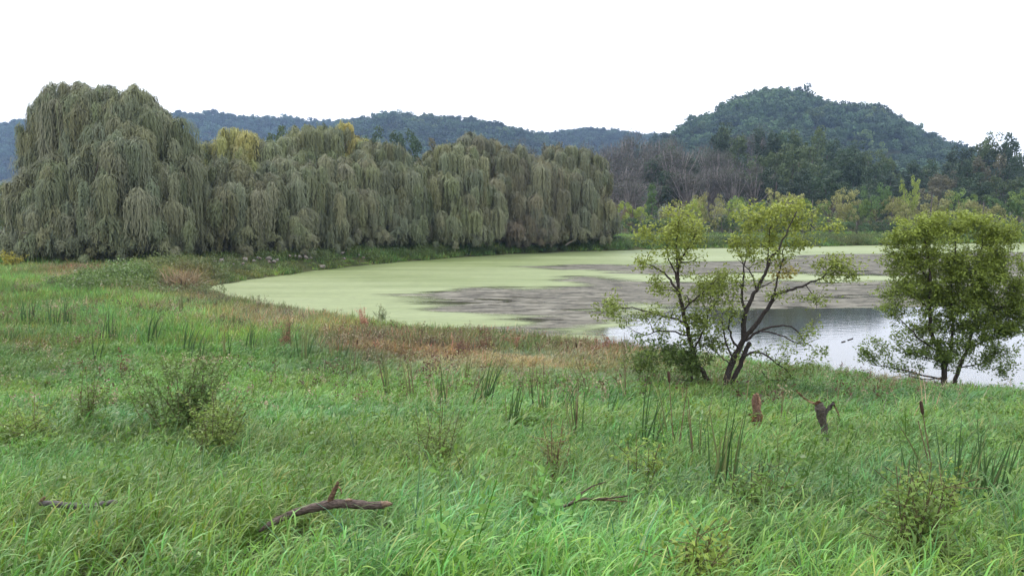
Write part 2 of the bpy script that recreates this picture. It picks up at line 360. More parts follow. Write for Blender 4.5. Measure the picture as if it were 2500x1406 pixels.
def scatter(name, P, rot, scl, idx, tone, coll, label, cat, kind='stuff'):
    me = bpy.data.meshes.new(name); n = len(P); me.vertices.add(n); me.vertices.foreach_set('co', np.asarray(P, np.float32).ravel())
    for nm, ty, key, v in (('rot', 'FLOAT_VECTOR', 'vector', rot), ('scl', 'FLOAT_VECTOR', 'vector', scl), ('tone', 'FLOAT_VECTOR', 'vector', tone), ('idx', 'INT', 'value', idx)):
        a = me.attributes.new(nm, ty, 'POINT'); a.data.foreach_set(key, np.asarray(v, np.int32 if ty == 'INT' else np.float32).ravel())
    o = mk(name, me); g = bpy.data.node_groups.new(name, 'GeometryNodeTree')
    g.interface.new_socket('Geometry', in_out='INPUT', socket_type='NodeSocketGeometry'); g.interface.new_socket('Geometry', in_out='OUTPUT', socket_type='NodeSocketGeometry')
    gi = g.nodes.new('NodeGroupInput'); go = g.nodes.new('NodeGroupOutput'); ip = g.nodes.new('GeometryNodeInstanceOnPoints')
    ci = g.nodes.new('GeometryNodeCollectionInfo'); ci.inputs['Collection'].default_value = coll; ci.inputs['Separate Children'].default_value = True; ci.inputs['Reset Children'].default_value = True
    ip.inputs['Pick Instance'].default_value = True
    def na(nm, ty):
        q = g.nodes.new('GeometryNodeInputNamedAttribute'); q.data_type = ty; q.inputs['Name'].default_value = nm; return q.outputs['Attribute']
    L = g.links.new
    L(gi.outputs[0], ip.inputs['Points']); L(ci.outputs[0], ip.inputs['Instance']); L(na('idx', 'INT'), ip.inputs['Instance Index'])
    L(na('rot', 'FLOAT_VECTOR'), ip.inputs['Rotation']); L(na('scl', 'FLOAT_VECTOR'), ip.inputs['Scale']); L(ip.outputs[0], go.inputs[0])
    o.modifiers.new('scatter', 'NODES').node_group = g
    return tag(o, label, cat, kind=kind)
def hill(name, T, D0, L, th, crowns, c0, c1, label, seed, frac=.9, sp=8.5):
    T = np.array(T, float); tx = (T[:, 0] - CX) / F; tz = []
    for a_, b_ in T: d_ = ray(a_, b_); tz.append(d_[2] / d_[1])
    tx = np.array([ray(a_, b_)[0] / ray(a_, b_)[1] for a_, b_ in T]); tz = np.array(tz); hx = tx * D0 * 1.25
    def hf(x, y):
        rd = D0 * (1 + .02 * np.sin(x * .01 + seed)); el = np.interp(x / y, tx, tz)
        H = el * np.minimum(y, rd) + HC - th * .95
        t = (rd - y) / L; f = np.where(t >= 0, sstep(1.02, 0, t) ** .75, sstep(-.8, 0, t))
        g = (fbm(x * .012, y * .012, seed, 3) - .62) * 46 * np.sin(np.clip(t, 0, 1) * math.pi) ** .8
        return np.maximum(H, -5) * f + g * sstep(0, 60, H) - 3
    x0_, x1_ = tx[0] * D0 * 1.1, tx[-1] * D0 * 1.1
    if x0_ > 0: x0_ = tx[0] * (D0 - L)
    xs = np.linspace(x0_, x1_, 190); ys = np.linspace(D0 - L, D0 + L * .8, 110); X, Y = np.meshgrid(xs, ys); Z = hf(X, Y); ny, nx = X.shape
    i = np.arange(ny - 1)[:, None] * nx + np.arange(nx - 1)[None]
    tag(mk(name, mesh_np(name, np.stack([X, Y, Z], -1).reshape(-1, 3), np.stack([i, i + 1, i + nx + 1, i + nx], -1).reshape(-1, 4), M_ground, smooth=True)), kind='structure')
    rs = np.random.RandomState(seed); gx, gy = np.meshgrid(np.arange(x0_, x1_, sp), np.arange(D0 - L * frac, D0 + L * .22, sp))
    x = gx.ravel() + rs.uniform(-.45, .45, gx.size) * sp; y = gy.ravel() + rs.uniform(-.45, .45, gx.size) * sp; z = hf(x, y)
    k = (z > 3) & (x / y > tx[0]) & (x / y < tx[-1]); x, y, z = x[k], y[k], z[k]; n = len(x)
    big = fbm(x * .02, y * .02, seed + 9)[:, None]; s = rs.choice([.7, .9, 1.15], n) * rs.uniform(.85, 1.2, n) * th
    tone = np.array(c0) * (1 - big) + np.array(c1) * big; tone = tone * rs.uniform(.45, 1.5, (n, 1)) * np.where(rs.rand(n, 1) < .06, [[1.5, 1.25, .9]], [[1, 1, 1]])
    idx = rs.randint(0, 4, n); con = rs.rand(n) < 0; idx[con] = 4
    scatter(name + '_forest', np.stack([x, y, z - 1], 1), np.stack([0 * x, 0 * x, rs.uniform(0, 6.28, n)], 1), np.stack([s, s, s * rs.uniform(.8, 1.1, n)], 1), idx, tone, crowns, label, 'forest')
    print(name, n)
crowns = hill_trees_proto()
hill('round_hill', T_H, 900, 430, 12, crowns, (.035, .075, .04), (.085, .13, .05), 'dense mixed forest covering the tall rounded hill on the right', 3, sp=9.5)
hill('middle_hill', T_M, 1300, 480, 13, crowns, (.035, .075, .045), (.075, .12, .055), 'wooded ridge with spiky tree tops rising behind the middle willows', 4, frac=.7, sp=11)
hill('left_hill', T_L, 1700, 560, 14, crowns, (.03, .07, .05), (.05, .095, .055), 'farthest blue wooded ridge behind the left willows', 5, frac=.6, sp=12.5)
hill('saddle_hill', T_R3, 1600, 500, 13, crowns, (.035, .07, .045), (.06, .1, .05), 'low wooded ridge filling the dip left of the rounded hill', 6, frac=.6, sp=11.5)

# ---------------------------------------------------------------- willows
def ellip_surface(rs, n): 
    return unit(rs.normal(size=(n, 3)))
def willow(label, D, base, lobes, col=(.125, .14, .085), seed=0, dens=1.0, group='weeping willows lining the bank'):
    """lobes: (px, top_y, halfwidth_px, depth_offset, [bottom_y], [tint])"""
    rs = np.random.RandomState(seed); b = at(*base, D); b[2] = gz(b[0], b[1]); m = D / F
    V_, F_, C_ = [], [], []; n0 = 0; limbs = MB(); zg = b[2]
    for lb in lobes:
        px, ty, hw, dy = lb[:4]; by = lb[4] if len(lb) > 4 and lb[4] else base[1] + 4; tint = np.array(lb[5]) if len(lb) > 5 else np.ones(3)
        top = at(px, ty, D); cx = top[0]; zt = top[2] - .4; Rr = hw * m; zb = max(at(px, by, D)[2], zg + .2); cy = D + dy
        H = zt - zb; hc = min(Rr * 1.05, H * .8); area = math.pi * 2 * Rr * H * .62 + math.pi * Rr * Rr
        nc = int(area / 3.1 * dens) + 6
        th = rs.uniform(-math.pi, math.pi, nc); th = np.where((np.sin(th) > .3) & (rs.rand(nc) < .6), -th, th)
        hh = rs.rand(nc) ** .8 * H * .92; z = zt - hh
        rr = Rr * np.sqrt(np.clip(1 - (1 - np.clip(hh / hc, 0, 1)) ** 2, 0.0, 1)) * (1 + .10 * (hh / max(H, 1)))
        hh = hh + .07 * hc; z = z - .05 * hc; rr = rr * rs.choice([.55, .8, .95, 1.05], nc) * (.88 + .3 * vn(th * 1.6 + 9, z * .22, seed)); q = rs.uniform(.6, 1.0, nc) * rs.choice([1, 1.5, 2.4], nc, p=[.42, .38, .20]) * min(1, .45 + Rr / 9); rr = rr + rs.normal(size=nc) * .5
        n2 = int(Rr * Rr * .9) + 5; h2 = rs.uniform(0.04, .6, n2) * hc; a2 = rs.uniform(-math.pi, math.pi, n2)
        th = np.concatenate([th, a2]); z = np.concatenate([z, zt - h2 + .12]); q = np.concatenate([q, rs.uniform(.5, .95, n2)]); nc += n2
        rr = np.concatenate([rr, Rr * np.sqrt(1 - (1 - h2 / hc) ** 2) * rs.uniform(.85, 1.0, n2)])
        cxs = cx + rr * np.cos(th); cys = cy + rr * np.sin(th) * .9
        for i in range(nc):
            tq = rs.uniform(.74, 1.2) * np.array([rs.uniform(.93, 1.1), 1, rs.uniform(.88, 1.12)])
            ns = int(rs.randint(70, 95) * (.5 + .5 * q[i])); a = rs.uniform(0, 6.28, ns); ro = np.sqrt(rs.uniform(.02, 1, ns)); Lt = rs.uniform(2.4, 6.4) * (.65 + .5 * min(1, H / 14)) * (.6 + .35 * q[i])
            R_ = ro * q[i]; ln = Lt * (1 - .4 * ro) * rs.uniform(.5, 1.0, ns) + 1.2 * R_
            sz = z[i] + rs.normal(size=ns) * .22 + .2 * q[i]
            ln = np.minimum(ln, np.maximum(sz - (zb + rs.uniform(.3, 2.4, ns) + rs.choice([0, 1.0])), .4))
            nl = 14; t = (np.arange(nl) + .5) / nl
            tt = t[None] * ln[:, None]; drift = rs.normal(size=(ns, 2)) * .10
            ox = np.cos(a)[:, None]; oy = np.sin(a)[:, None]; Rc = R_[:, None]; ar = np.clip(tt / (1.2 * Rc + .01), 0, 1) * math.pi / 2; dn = np.maximum(tt - 1.2 * Rc, 0)
            hor = Rc * np.sin(ar) * (1 - .22 * np.minimum(dn / Lt, 1)); ver = .62 * Rc * (1 - np.cos(ar)) + dn
            PX = cxs[i] + drift[:, :1] * dn * .5 + ox * hor + rs.normal(size=(ns, nl)) * .06
            PY = cys[i] + drift[:, 1:] * dn * .5 + oy * hor + rs.normal(size=(ns, nl)) * .06
            PZ = sz[:, None] - ver + rs.normal(size=(ns, nl)) * .08
            C = np.stack([PX, PY, PZ], -1).reshape(-1, 3); n = len(C)
            ca = np.cos(ar).ravel(); up = 1.25 * ca + .1; w_ = .8
            Nn = np.stack([np.repeat(rs.normal(size=ns), nl) * .38 + rs.normal(size=n) * .15 + (ox + 0 * tt).ravel() * w_ + np.cos(th[i]) * .5, np.repeat(rs.normal(size=ns), nl) * .38 + rs.normal(size=n) * .15 + (oy + 0 * tt).ravel() * w_ + np.sin(th[i]) * .5, rs.normal(size=n) * .25 + up], 1)
            T = np.stack([rs.normal(size=n) * .22 + (ox + 0 * tt).ravel() * ca, rs.normal(size=n) * .22 + (oy + 0 * tt).ravel() * ca, -np.sin(ar).ravel() - .15], 1)
            ll = np.repeat(ln / nl, nl) * 1.7 + .12
            V, Fq = leaves(C, Nn, ll, (.05 + .04 * rs.rand(n)) * (D / 95) ** .8, rs, T)
            cc = tint * tq * np.repeat(rs.uniform(.8, 1.22, (ns, 1)), nl, 0).reshape(-1, 1) * rs.uniform(.92, 1.08, (n, 1)) * [1, 1, 1]
            V_.append(V); F_.append(Fq + n0); n0 += len(V); C_.append(np.repeat(cc, 4, 0))
        for q_ in range(4):
            e = np.array([cx + rs.normal() * Rr * .4, cy + rs.normal() * Rr * .4, zt - rs.uniform(1, 3.0)])
            md = (b + e) / 2 + [rs.normal() * .6, rs.normal() * .6, H * .12]
            limbs.tube(smooth_path([b + [rs.normal() * .3, rs.normal() * .3, .0], b * .75 + md * .25 + [0, 0, .8], md, e], 4), np.linspace(.42, .05, 13) * min(1, Rr / 4 + .3), 6)
    limbs.tube(smooth_path([b - [0, 0, .4], b + [0, 0, 1.5], b + [.2, 0, 3.6]], 3), np.linspace(.75, .45, 7), 9)
    r = root('willow_tree', b, label, 'tree', group)
    V = np.vstack(V_) - b
    mk('crown', mesh_np('willow_crown', V, np.vstack(F_), M_wil, np.vstack(C_)), r, tuple(np.array(col) * [1.5, 1.5, 1.27]))
    mk('trunk', limbs.mesh('willow_trunk', M_bark, b, True), r, (.10, .085, .07))
    return len(V) // 4
tot = 0
YT = (1.5, 1.38, .92)
Wl = [
 ('huge grey green weeping willow, tallest of the row, at the left end', 88, (270, 640), [(122, 236, 50, 0, 470), (94, 300, 34, 1, 430), (126, 360, 46, 0, 520), (165, 196, 80, 0), (232, 212, 80, -1), (300, 202, 105, 0), (375, 262, 90, -1), (430, 330, 70, 0), (158, 395, 62, -4), (240, 370, 80, -5), (350, 330, 80, -5), (430, 400, 65, -4), (300, 480, 80, -7), (195, 480, 70, -7), (158, 490, 45, -2), (400, 500, 70, -6)], 1, (.118, .130, .084)),
 ('weeping willow with a yellowing top just right of the huge willow', 104, (585, 632), [(575, 308, 62, 0, None, YT), (520, 345, 48, 0), (640, 340, 45, 0), (600, 360, 55, -2, None, (1.35, 1.25, .9))], 2, (.125, .138, .085)),
 ('grey weeping willow with a rounded mop in front of the yellowing one', 92, (600, 628), [(510, 395, 50, 0), (560, 380, 50, 0), (600, 440, 60, -3), (535, 470, 55, -2), (650, 420, 45, -1)], 3, (.118, .126, .084)),
 ('green grey weeping willow left of the small golden crown', 112, (720, 620), [(700, 335, 55, 0), (735, 300, 55, 2), (665, 375, 50, -2), (760, 292, 60, 5), (810, 300, 50, 5)], 4, (.13, .145, .088)),
 ('golden yellow willow crown poking out behind the row', 118, (845, 615), [(842, 300, 32, 0, None, (1.75, 1.5, .88)), (858, 330, 30, 0, None, (1.65, 1.42, .88))], 5, (.13, .14, .085)),
 ('weeping willow whose low dome touches the bank', 98, (740, 622), [(700, 375, 55, 0), (745, 400, 60, -2), (790, 385, 50, 0), (760, 515, 50, -6), (680, 460, 50, -4), (820, 440, 45, 0)], 6, (.12, .13, .085)),
 ('shaggy weeping willow right under the golden crown', 108, (870, 612), [(850, 385, 45, 0), (880, 365, 45, 2), (840, 470, 55, -3), (890, 455, 50, -2)], 7, (.118, .126, .084)),
 ('broad round topped weeping willow in the middle of the row', 112, (950, 606), [(905, 340, 42, 2), (950, 345, 50, 0), (985, 380, 50, 0), (925, 400, 50, -3), (1000, 440, 48, -2), (950, 470, 55, -4)], 8, (.115, .128, .083)),
 ('weeping willow with a twin dome, middle right of the row', 118, (1100, 602), [(1080, 352, 52, 0), (1120, 345, 50, 0), (1045, 385, 42, -1), (1150, 405, 50, -2), (1090, 420, 50, -3), (1185, 450, 45, -1), (1130, 480, 45, -4)], 9, (.122, .132, .082)),
 ('tall narrow weeping willow rising behind the twin domed one', 130, (1170, 600), [(1155, 325, 48, 0), (1195, 340, 42, 0), (1205, 380, 40, -2)], 10, (.115, .12, .083)),
 ('greyish brown weeping willow between the twin domed one and the right end', 126, (1270, 596), [(1260, 355, 52, 0), (1300, 375, 45, -1), (1235, 420, 45, -2), (1290, 450, 50, -3), (1340, 395, 45, 0)], 11, (.118, .12, .083)),
 ('low brown grey willow drooping over the bank below its taller neighbours', 122, (1275, 598), [(1240, 540, 42, 0), (1290, 510, 42, 0), (1320, 535, 35, 0)], 12, (.115, .105, .08)),
 ('tall dense weeping willow closing the right end of the row', 134, (1400, 592), [(1370, 352, 52, 0), (1410, 358, 55, 0), (1450, 400, 42, 0), (1385, 410, 55, -4), (1440, 450, 45, -3), (1335, 460, 40, -2), (1480, 480, 22, 0), (1375, 500, 40, -4)], 13, (.118, .124, .082)),
]
for lab, D, base, lobes, sd_, c in Wl: tot += willow(lab, D, base, lobes, c, sd_, dens=(D / 95) ** -.3 * (1.0))
print('willow quads', tot)

# ---------------------------------------------------------------- far broadleaf and bare trees (shared meshes, one thing each)
def far_proto(seed, kind):
    """unit-height tree: crown & trunk meshes"""
    rs = np.random.RandomState(seed); mb = MB(); tb = MB()
    nb = 7; th = rs.uniform(0, 6.28, nb)
    if kind == 'leafy': cen = np.stack([np.cos(th) * .17, np.sin(th) * .17, rs.uniform(.38, .84, nb)], 1); rad = rs.uniform(.13, .2, nb)
    elif kind == 'shrub': cen = np.stack([np.cos(th) * .28, np.sin(th) * .28, rs.uniform(.28, .72, nb)], 1); rad = rs.uniform(.2, .3, nb)
    elif kind == 'conifer': cen = np.stack([np.cos(th) * .02, np.sin(th) * .02, np.linspace(.15, .92, nb)], 1); rad = np.linspace(.2, .06, nb)
    else: cen = np.stack([np.cos(th) * .16, np.sin(th) * .16, rs.uniform(.45, .85, nb)], 1); rad = rs.uniform(.13, .2, nb)
    if kind == 'bare':
        for i in range(nb):
            n = 230; d = unit(rs.normal(size=(n, 3)) + [0, 0, .3]); C = cen[i] + d * rad[i] * rs.rand(n, 1) ** .5 * 1.1
            T = d + [0, 0, 1.1] + rs.normal(size=(n, 3)) * .35
            V, Fq = leaves(C, rs.normal(size=(n, 3)), rs.uniform(.05, .12, n), rs.uniform(.0035, .007, n), rs, T); mb.add(V, Fq, col=np.repeat(rs.uniform(.7, 1.3, (n, 1)) * [1, 1, 1], 4, 0))
            n = 60; C = cen[i] + unit(rs.normal(size=(n, 3))) * rad[i] * rs.rand(n, 1) ** .5
            V, Fq = leaves(C, rs.normal(size=(n, 3)), .03, .02, rs); mb.add(V, Fq, col=np.repeat(rs.uniform(.6, 1.1, (n, 1)) * [.9, 1.05, .8], 4, 0))
            for w in range(5):
                e = cen[i] + unit(rs.normal(size=3) + [0, 0, .5]) * rad[i]; b0 = np.array([0, 0, rs.uniform(.2, .45)])
                tb.tube(smooth_path([b0, (b0 + e) / 2 + rs.normal(size=3) * .02 - [0, 0, .02], e], 3), np.linspace(.011, .0025, 7), 4)
    else:
        for i in range(nb):
            ncl = 10 if kind != 'conifer' else 6
            for q in range(ncl):
                d0 = unit(rs.normal(size=3) + [0, 0, .25]); c = cen[i] + d0 * rad[i] * rs.uniform(.5, 1.0); n = 46; cr = rs.uniform(.04, .075)
                d = unit(rs.normal(size=(n, 3)) + [0, 0, .3]); C = c + d * cr * rs.uniform(.6, 1.15, (n, 1))
                V, Fq = leaves(C, d + rs.normal(size=(n, 3)) * .5, rs.uniform(.022, .04, n), rs.uniform(.016, .028, n), rs)
                mb.add(V, Fq, col=np.repeat(rs.uniform(.78, 1.22) * rs.uniform(.75, 1.25, (n, 1)) * [1, 1, 1], 4, 0))
            e = cen[i]; b0 = np.array([0, 0, rs.uniform(.12, .35)])
            tb.tube(smooth_path([b0, (b0 + e) / 2 + rs.normal(size=3) * .02, e], 3), np.linspace(.012, .003, 7), 4)
    lean = rs.normal(size=2) * .03
    tb.tube(smooth_path([[0, 0, -.04], [lean[0] * .4, lean[1] * .4, .3], [lean[0], lean[1], .75]], 3), np.linspace(.021, .006, 7), 6)
    return mb.mesh(kind + '_crown', M_leaf), tb.mesh(kind + '_trunk', M_bark, smooth=True)
PR = {k: [far_proto(100 + 10 * j + i, k) for i in range(n)] for j, (k, n) in enumerate((('leafy', 5), ('bare', 4), ('shrub', 4), ('conifer', 1)))}
ORD = 'leftmost second third fourth fifth sixth seventh eighth ninth tenth eleventh twelfth thirteenth fourteenth fifteenth sixteenth seventeenth eighteenth nineteenth twentieth twenty-first twenty-second twenty-third twenty-fourth twenty-fifth twenty-sixth twenty-seventh twenty-eighth'.split()
cnt = {}
def far_tree(px, ty, D, wpx, kind, col, label, group, barkcol=(.16, .14, .13), rs=rng, name=None, cat='tree'):
    t = at(px, ty, D); z = float(gz(t[0], D)); H = t[2] - z
    pr = PR[kind][rs.randint(len(PR[kind]))]
    hw = {'leafy': .34, 'bare': .33, 'shrub': .52, 'conifer': .2}[kind]
    sx = wpx / 2 * D / F / hw
    r = root(name or {'leafy': 'broadleaf_tree', 'bare': 'bare_tree', 'shrub': 'bushy_tree', 'conifer': 'conifer_tree'}[kind], (t[0], D, z - .1), label, cat, group)
    r.rotation_euler = (0, 0, rs.uniform(0, 6.28)); r.scale = (sx, sx, H / .99)
    mk('crown', pr[0], r, col); mk('trunk', pr[1], r, barkcol)
G1, G2, G3, G4, BR, TA, RD = (.09, .125, .05), (.055, .09, .045), (.16, .19, .06), (.045, .07, .04), (.105, .10, .088), (.14, .135, .08), (.13, .095, .08)
def cname(c): return {G1: 'olive green', G2: 'dark green', G3: 'yellowish green', G4: 'blackish green', BR: 'bare grey brown', TA: 'tan green', RD: 'rusty red'}[c]
profT = [(1440, 352), (1540, 330), (1600, 322), (1690, 312), (1740, 303), (1800, 322), (1870, 308), (1980, 308), (2030, 322), (2080, 335), (2150, 350), (2200, 388), (2250, 386), (2300, 380), (2345, 342), (2395, 315), (2440, 328), (2500, 338), (2600, 340)]
pa, pb = zip(*profT)
rr = np.random.RandomState(77)
def rowtrees(rowname, xs, D, dy, w, colf, kindf, group):
    for i, px in enumerate(xs):
        px = px + rr.uniform(-9, 9); c, k = colf(px), kindf(px)
        if k == 'bare': c = BR
        elif c == BR: c = G2
        cc = tuple(np.array(c) * rr.uniform(.85, 1.15))
        far_tree(px, np.interp(px, pa, pb) + dy + rr.uniform(-8, 14), D + rr.uniform(-8, 8), w * rr.uniform(.85, 1.25), k, cc,
                 f'{cname(c)} tree in the {rowname} row of the far woods, {ORD[i]}' + (' from the left' if i else ' of them'), group, (.26, .24, .23) if k == 'bare' else (.12, .1, .09), rr)
rowtrees('hindmost', np.arange(1455, 2560, 47), 285, 0, 95, lambda p: [G2, G1, G4][rr.randint(3)] if p > 2020 or 1690 < p < 1790 or 1870 < p < 1990 else BR, lambda p: 'leafy' if p > 2000 or 1700 < p < 1780 or (1880 < p < 1990) or rr.rand() < .3 else 'bare', 'back row of the far woods')
rowtrees('middle', np.arange(1470, 2560, 47), 250, 40, 100, lambda p: BR if p < 2000 and rr.rand() < .65 else [G2, G1, G4, TA][rr.randint(4)], lambda p: 'bare' if (p < 2010 and rr.rand() < .5) or rr.rand() < .12 else 'leafy', 'middle row of the far woods')
rowtrees('nearest', np.arange(1490, 2560, 50), 215, 92, 100, lambda p: [G2, G1, G4, TA, G2][rr.randint(5)], lambda p: 'bare' if p < 2000 and rr.rand() < .45 else 'leafy', 'front row of the far woods')
# row of bushy trees beyond the far shore
sh = [(1515, 490, 70, RD), (1545, 478, 60, G3), (1592, 462, 34, G2), (1635, 478, 70, TA), (1690, 470, 70, G3), (1745, 474, 70, TA), (1790, 480, 60, G3), (1830, 462, 75, G1), (1880, 478, 60, G1), (1925, 450, 85, TA), (1985, 466, 75, G1), (2045, 462, 80, TA),
      (2095, 470, 60, G1), (2130, 450, 70, G2), (2180, 462, 75, TA), (2215, 432, 45, G3), (2270, 452, 105, TA), (2345, 465, 80, G1), (2405, 474, 80, TA), (2460, 470, 80, G2), (2530, 465, 90, G1)]
for i, (px, ty, w, c) in enumerate(sh):
    k = 'conifer' if w == 34 else 'shrub'
    far_tree(px, ty - 10, 172 + rr.uniform(-4, 4), w * 1.4, k, tuple(np.array(c) * rr.uniform(1.65, 2.05) * [1.0, 1.03, .65]), f'{cname(c)} ' + ('narrow pointed evergreen' if k == 'conifer' else 'bushy rounded tree') + f' behind the far shore, {ORD[i]}' + (' from the left' if i else ' of that row'), 'bushy trees behind the far shore', rs=rr)
for i, px in enumerate(np.arange(1500, 2560, 66)):
    c = [G2, G4, G1][i % 3]
    far_tree(px, 520 + rr.uniform(-10, 16), 166 + rr.uniform(-2, 2), 95, 'shrub', tuple(np.array(c) * [1.5, 1.6, 1.2]), f'low {cname(c)} bush at the foot of the far shore trees, {ORD[i]}' + (' from the left' if i else ' of them'), 'low bushes behind the far shore', rs=rr, name='bush', cat='bush')
# crowns rising behind the willows and at the left edge
for px, ty, D, w, k, c, lab in [(690, 302, 190, 90, 'leafy', G1, 'green tree showing behind the willows below the far blue ridge'), (575, 300, 185, 70, 'leafy', G2, 'dark tree top just left of and behind the yellowing willow'),
        (905, 308, 200, 90, 'leafy', G2, 'dark green crown right of the golden willow crown'), (985, 312, 205, 110, 'leafy', G2, 'dark rounded tree filling the gap between the middle willow domes'), (1050, 338, 200, 80, 'leafy', TA, 'brownish tree right of the dark rounded tree behind the willows'),
        (1225, 328, 215, 90, 'bare', RD, 'reddish brown bare tree behind the willow row'), (1290, 345, 215, 90, 'bare', BR, 'grey brown bare tree behind the right hand willows'), (1365, 342, 215, 100, 'leafy', TA, 'olive tree just above the willow at the right end of the row'),
        (1430, 352, 230, 90, 'bare', BR, 'bare grey tree beside the right end of the willow row'),
        (8, 392, 91, 150, 'shrub', (.12, .175, .06), 'green leafy tree at the left edge behind the huge willow'), (-45, 405, 100, 140, 'leafy', G1, 'green leafy tree cut by the left edge of the view'), (32, 470, 89, 100, 'shrub', (.07, .105, .04), 'dark bushy tree left of the huge willow trunk'), (80, 560, 94, 90, 'shrub', G2, 'dark bush under the left skirts of the huge willow')]:
    far_tree(px, ty, D, w, k, c, lab, None, rs=rr)
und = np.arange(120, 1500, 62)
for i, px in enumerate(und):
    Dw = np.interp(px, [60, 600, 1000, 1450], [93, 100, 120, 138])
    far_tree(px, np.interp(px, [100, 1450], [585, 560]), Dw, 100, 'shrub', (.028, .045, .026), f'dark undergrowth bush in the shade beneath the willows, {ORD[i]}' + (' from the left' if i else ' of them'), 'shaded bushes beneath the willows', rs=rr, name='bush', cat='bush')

# ---------------------------------------------------------------- the three young trees by the near shore
def young_tree(label, name, D, base, paths, blobs, nleaf, tints, seed, barkc, depth=1.0):
    rs = np.random.RandomState(seed); m = D / F; b = place(*base, h=.2); D = b[1]; b0 = b.copy()
    tb = MB(); nodes = []; 
    for (pts, r0, r1) in paths:
        P = []; dz = rs.normal() * .35 * depth
        for i, q in enumerate(pts):
            f = i / max(1, len(pts) - 1); P.append(at(q[0], q[1], D + (dz * f if len(q) < 3 else q[2])))
        P = smooth_path(np.array(P), 4); P[1:-1] += rs.normal(size=(len(P) - 2, 3)) * .012
        tb.tube(P, np.linspace(r0, r1, len(P)), 7); nodes += [(p, r) for p, r in zip(P, np.linspace(r0, r1, len(P)))]
    NP = np.array([n[0] for n in nodes]); NR = np.array([n[1] for n in nodes])
    tips = []; tc = []
    for bi, bl in enumerate(blobs):
        cx, cy, rx, ry, wgt = bl[:5]; tt = bl[5] if len(bl) > 5 else None
        k = max(5, int(rx * ry * wgt / 42)); u = unit(rs.normal(size=(k, 3))) * rs.uniform(.05, 1.5, (k, 1)) ** .85 * [1, 1, 1.1]
        c = at(cx, cy, D + rs.normal() * .2 * depth); dr = min(1.3, .5 * (rx + ry) * m) * depth
        tips.append(c + u * [rx * m, dr, ry * m]); tc += [tt] * k
    tips = np.vstack(tips); order = np.argsort([np.min(np.linalg.norm(NP - t, axis=1)) for t in tips])
    LV = MB(); ends = []
    for j in order:
        t = tips[j]; d = np.linalg.norm(NP - t, axis=1) + np.where(NP[:, 2] > t[2] - .02, .35, 0) + np.where(NR < .0035, .08, 0); i = int(np.argmin(d)); a = NP[i]
        L = np.linalg.norm(t - a); r = min(NR[i] * .7, .012 + .012 * L); P = smooth_path(np.array([a, (a + t) / 2 + rs.normal(size=3) * L * .07 + [0, 0, L * .05], t]), 3)
        tb.tube(P, np.linspace(max(r, .004), .0028, len(P)), 4); NP = np.vstack([NP, P[2:]]); NR = np.concatenate([NR, np.linspace(max(r, .004), .003, len(P))[2:]])
        ends.append((P, j))
    per = max(5, nleaf // len(ends)); z0 = b[2]; zt = tips[:, 2].max()
    for P, j in ends:
        n = int(per * rs.uniform(.6, 1.4)); s = rs.randint(2, len(P), n); C = P[s] + rs.normal(size=(n, 3)) * [.07, .07, .05]
        q = rs.rand(6, 3); sub = rs.randint(0, 6, n); C += (q[sub] - .5) * [.34, .34, .26]
        C[:, 2] -= .03
        Nn = rs.normal(size=(n, 3)) * .55 + [0, -.15, .9]; T = rs.normal(size=(n, 3)) + [0, 0, -.7]
        V, Fq = leaves(C, Nn, rs.uniform(.07, .13, n), rs.uniform(.035, .055, n), rs, T)
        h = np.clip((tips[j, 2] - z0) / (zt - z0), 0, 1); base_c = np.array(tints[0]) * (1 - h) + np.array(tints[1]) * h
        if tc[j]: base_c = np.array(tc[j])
        LV.add(V, Fq, col=np.repeat(base_c * rs.uniform(.85, 1.15) * rs.uniform(.75, 1.3, (n, 1)), 4, 0))
    r = root(name, b0, label, 'tree')
    mk('trunk', tb.mesh('trunk', M_barkf, b0, True), r, barkc)
    mk('crown', LV.mesh('crown', M_leaf, b0), r, (1, 1, 1)); print(label, len(tips), LV.n // 4)
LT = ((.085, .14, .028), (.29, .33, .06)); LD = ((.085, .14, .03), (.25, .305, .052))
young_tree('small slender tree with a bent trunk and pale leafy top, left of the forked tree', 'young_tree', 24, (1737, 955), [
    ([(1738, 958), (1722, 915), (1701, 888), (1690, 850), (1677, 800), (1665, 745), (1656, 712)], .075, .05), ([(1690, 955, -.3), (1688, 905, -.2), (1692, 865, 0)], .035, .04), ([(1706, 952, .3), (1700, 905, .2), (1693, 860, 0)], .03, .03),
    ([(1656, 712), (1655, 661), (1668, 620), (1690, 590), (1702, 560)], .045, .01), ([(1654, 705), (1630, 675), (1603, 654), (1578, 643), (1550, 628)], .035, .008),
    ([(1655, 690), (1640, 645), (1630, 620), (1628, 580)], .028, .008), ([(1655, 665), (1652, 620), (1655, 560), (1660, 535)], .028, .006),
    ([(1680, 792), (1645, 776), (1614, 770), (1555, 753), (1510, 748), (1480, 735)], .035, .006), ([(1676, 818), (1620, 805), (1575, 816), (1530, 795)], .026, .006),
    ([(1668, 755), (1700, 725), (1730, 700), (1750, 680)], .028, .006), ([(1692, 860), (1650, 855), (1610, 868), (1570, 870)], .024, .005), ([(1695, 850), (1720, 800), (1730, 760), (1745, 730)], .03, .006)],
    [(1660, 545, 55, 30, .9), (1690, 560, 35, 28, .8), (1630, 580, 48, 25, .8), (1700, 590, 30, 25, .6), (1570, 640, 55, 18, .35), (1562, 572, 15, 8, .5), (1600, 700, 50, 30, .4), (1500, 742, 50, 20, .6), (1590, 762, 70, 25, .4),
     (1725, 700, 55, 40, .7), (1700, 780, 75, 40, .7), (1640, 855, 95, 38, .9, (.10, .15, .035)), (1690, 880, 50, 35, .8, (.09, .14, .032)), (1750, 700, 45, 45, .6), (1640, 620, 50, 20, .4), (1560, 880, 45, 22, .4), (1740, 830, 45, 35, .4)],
    14000, LT, 301, (.05, .04, .036))
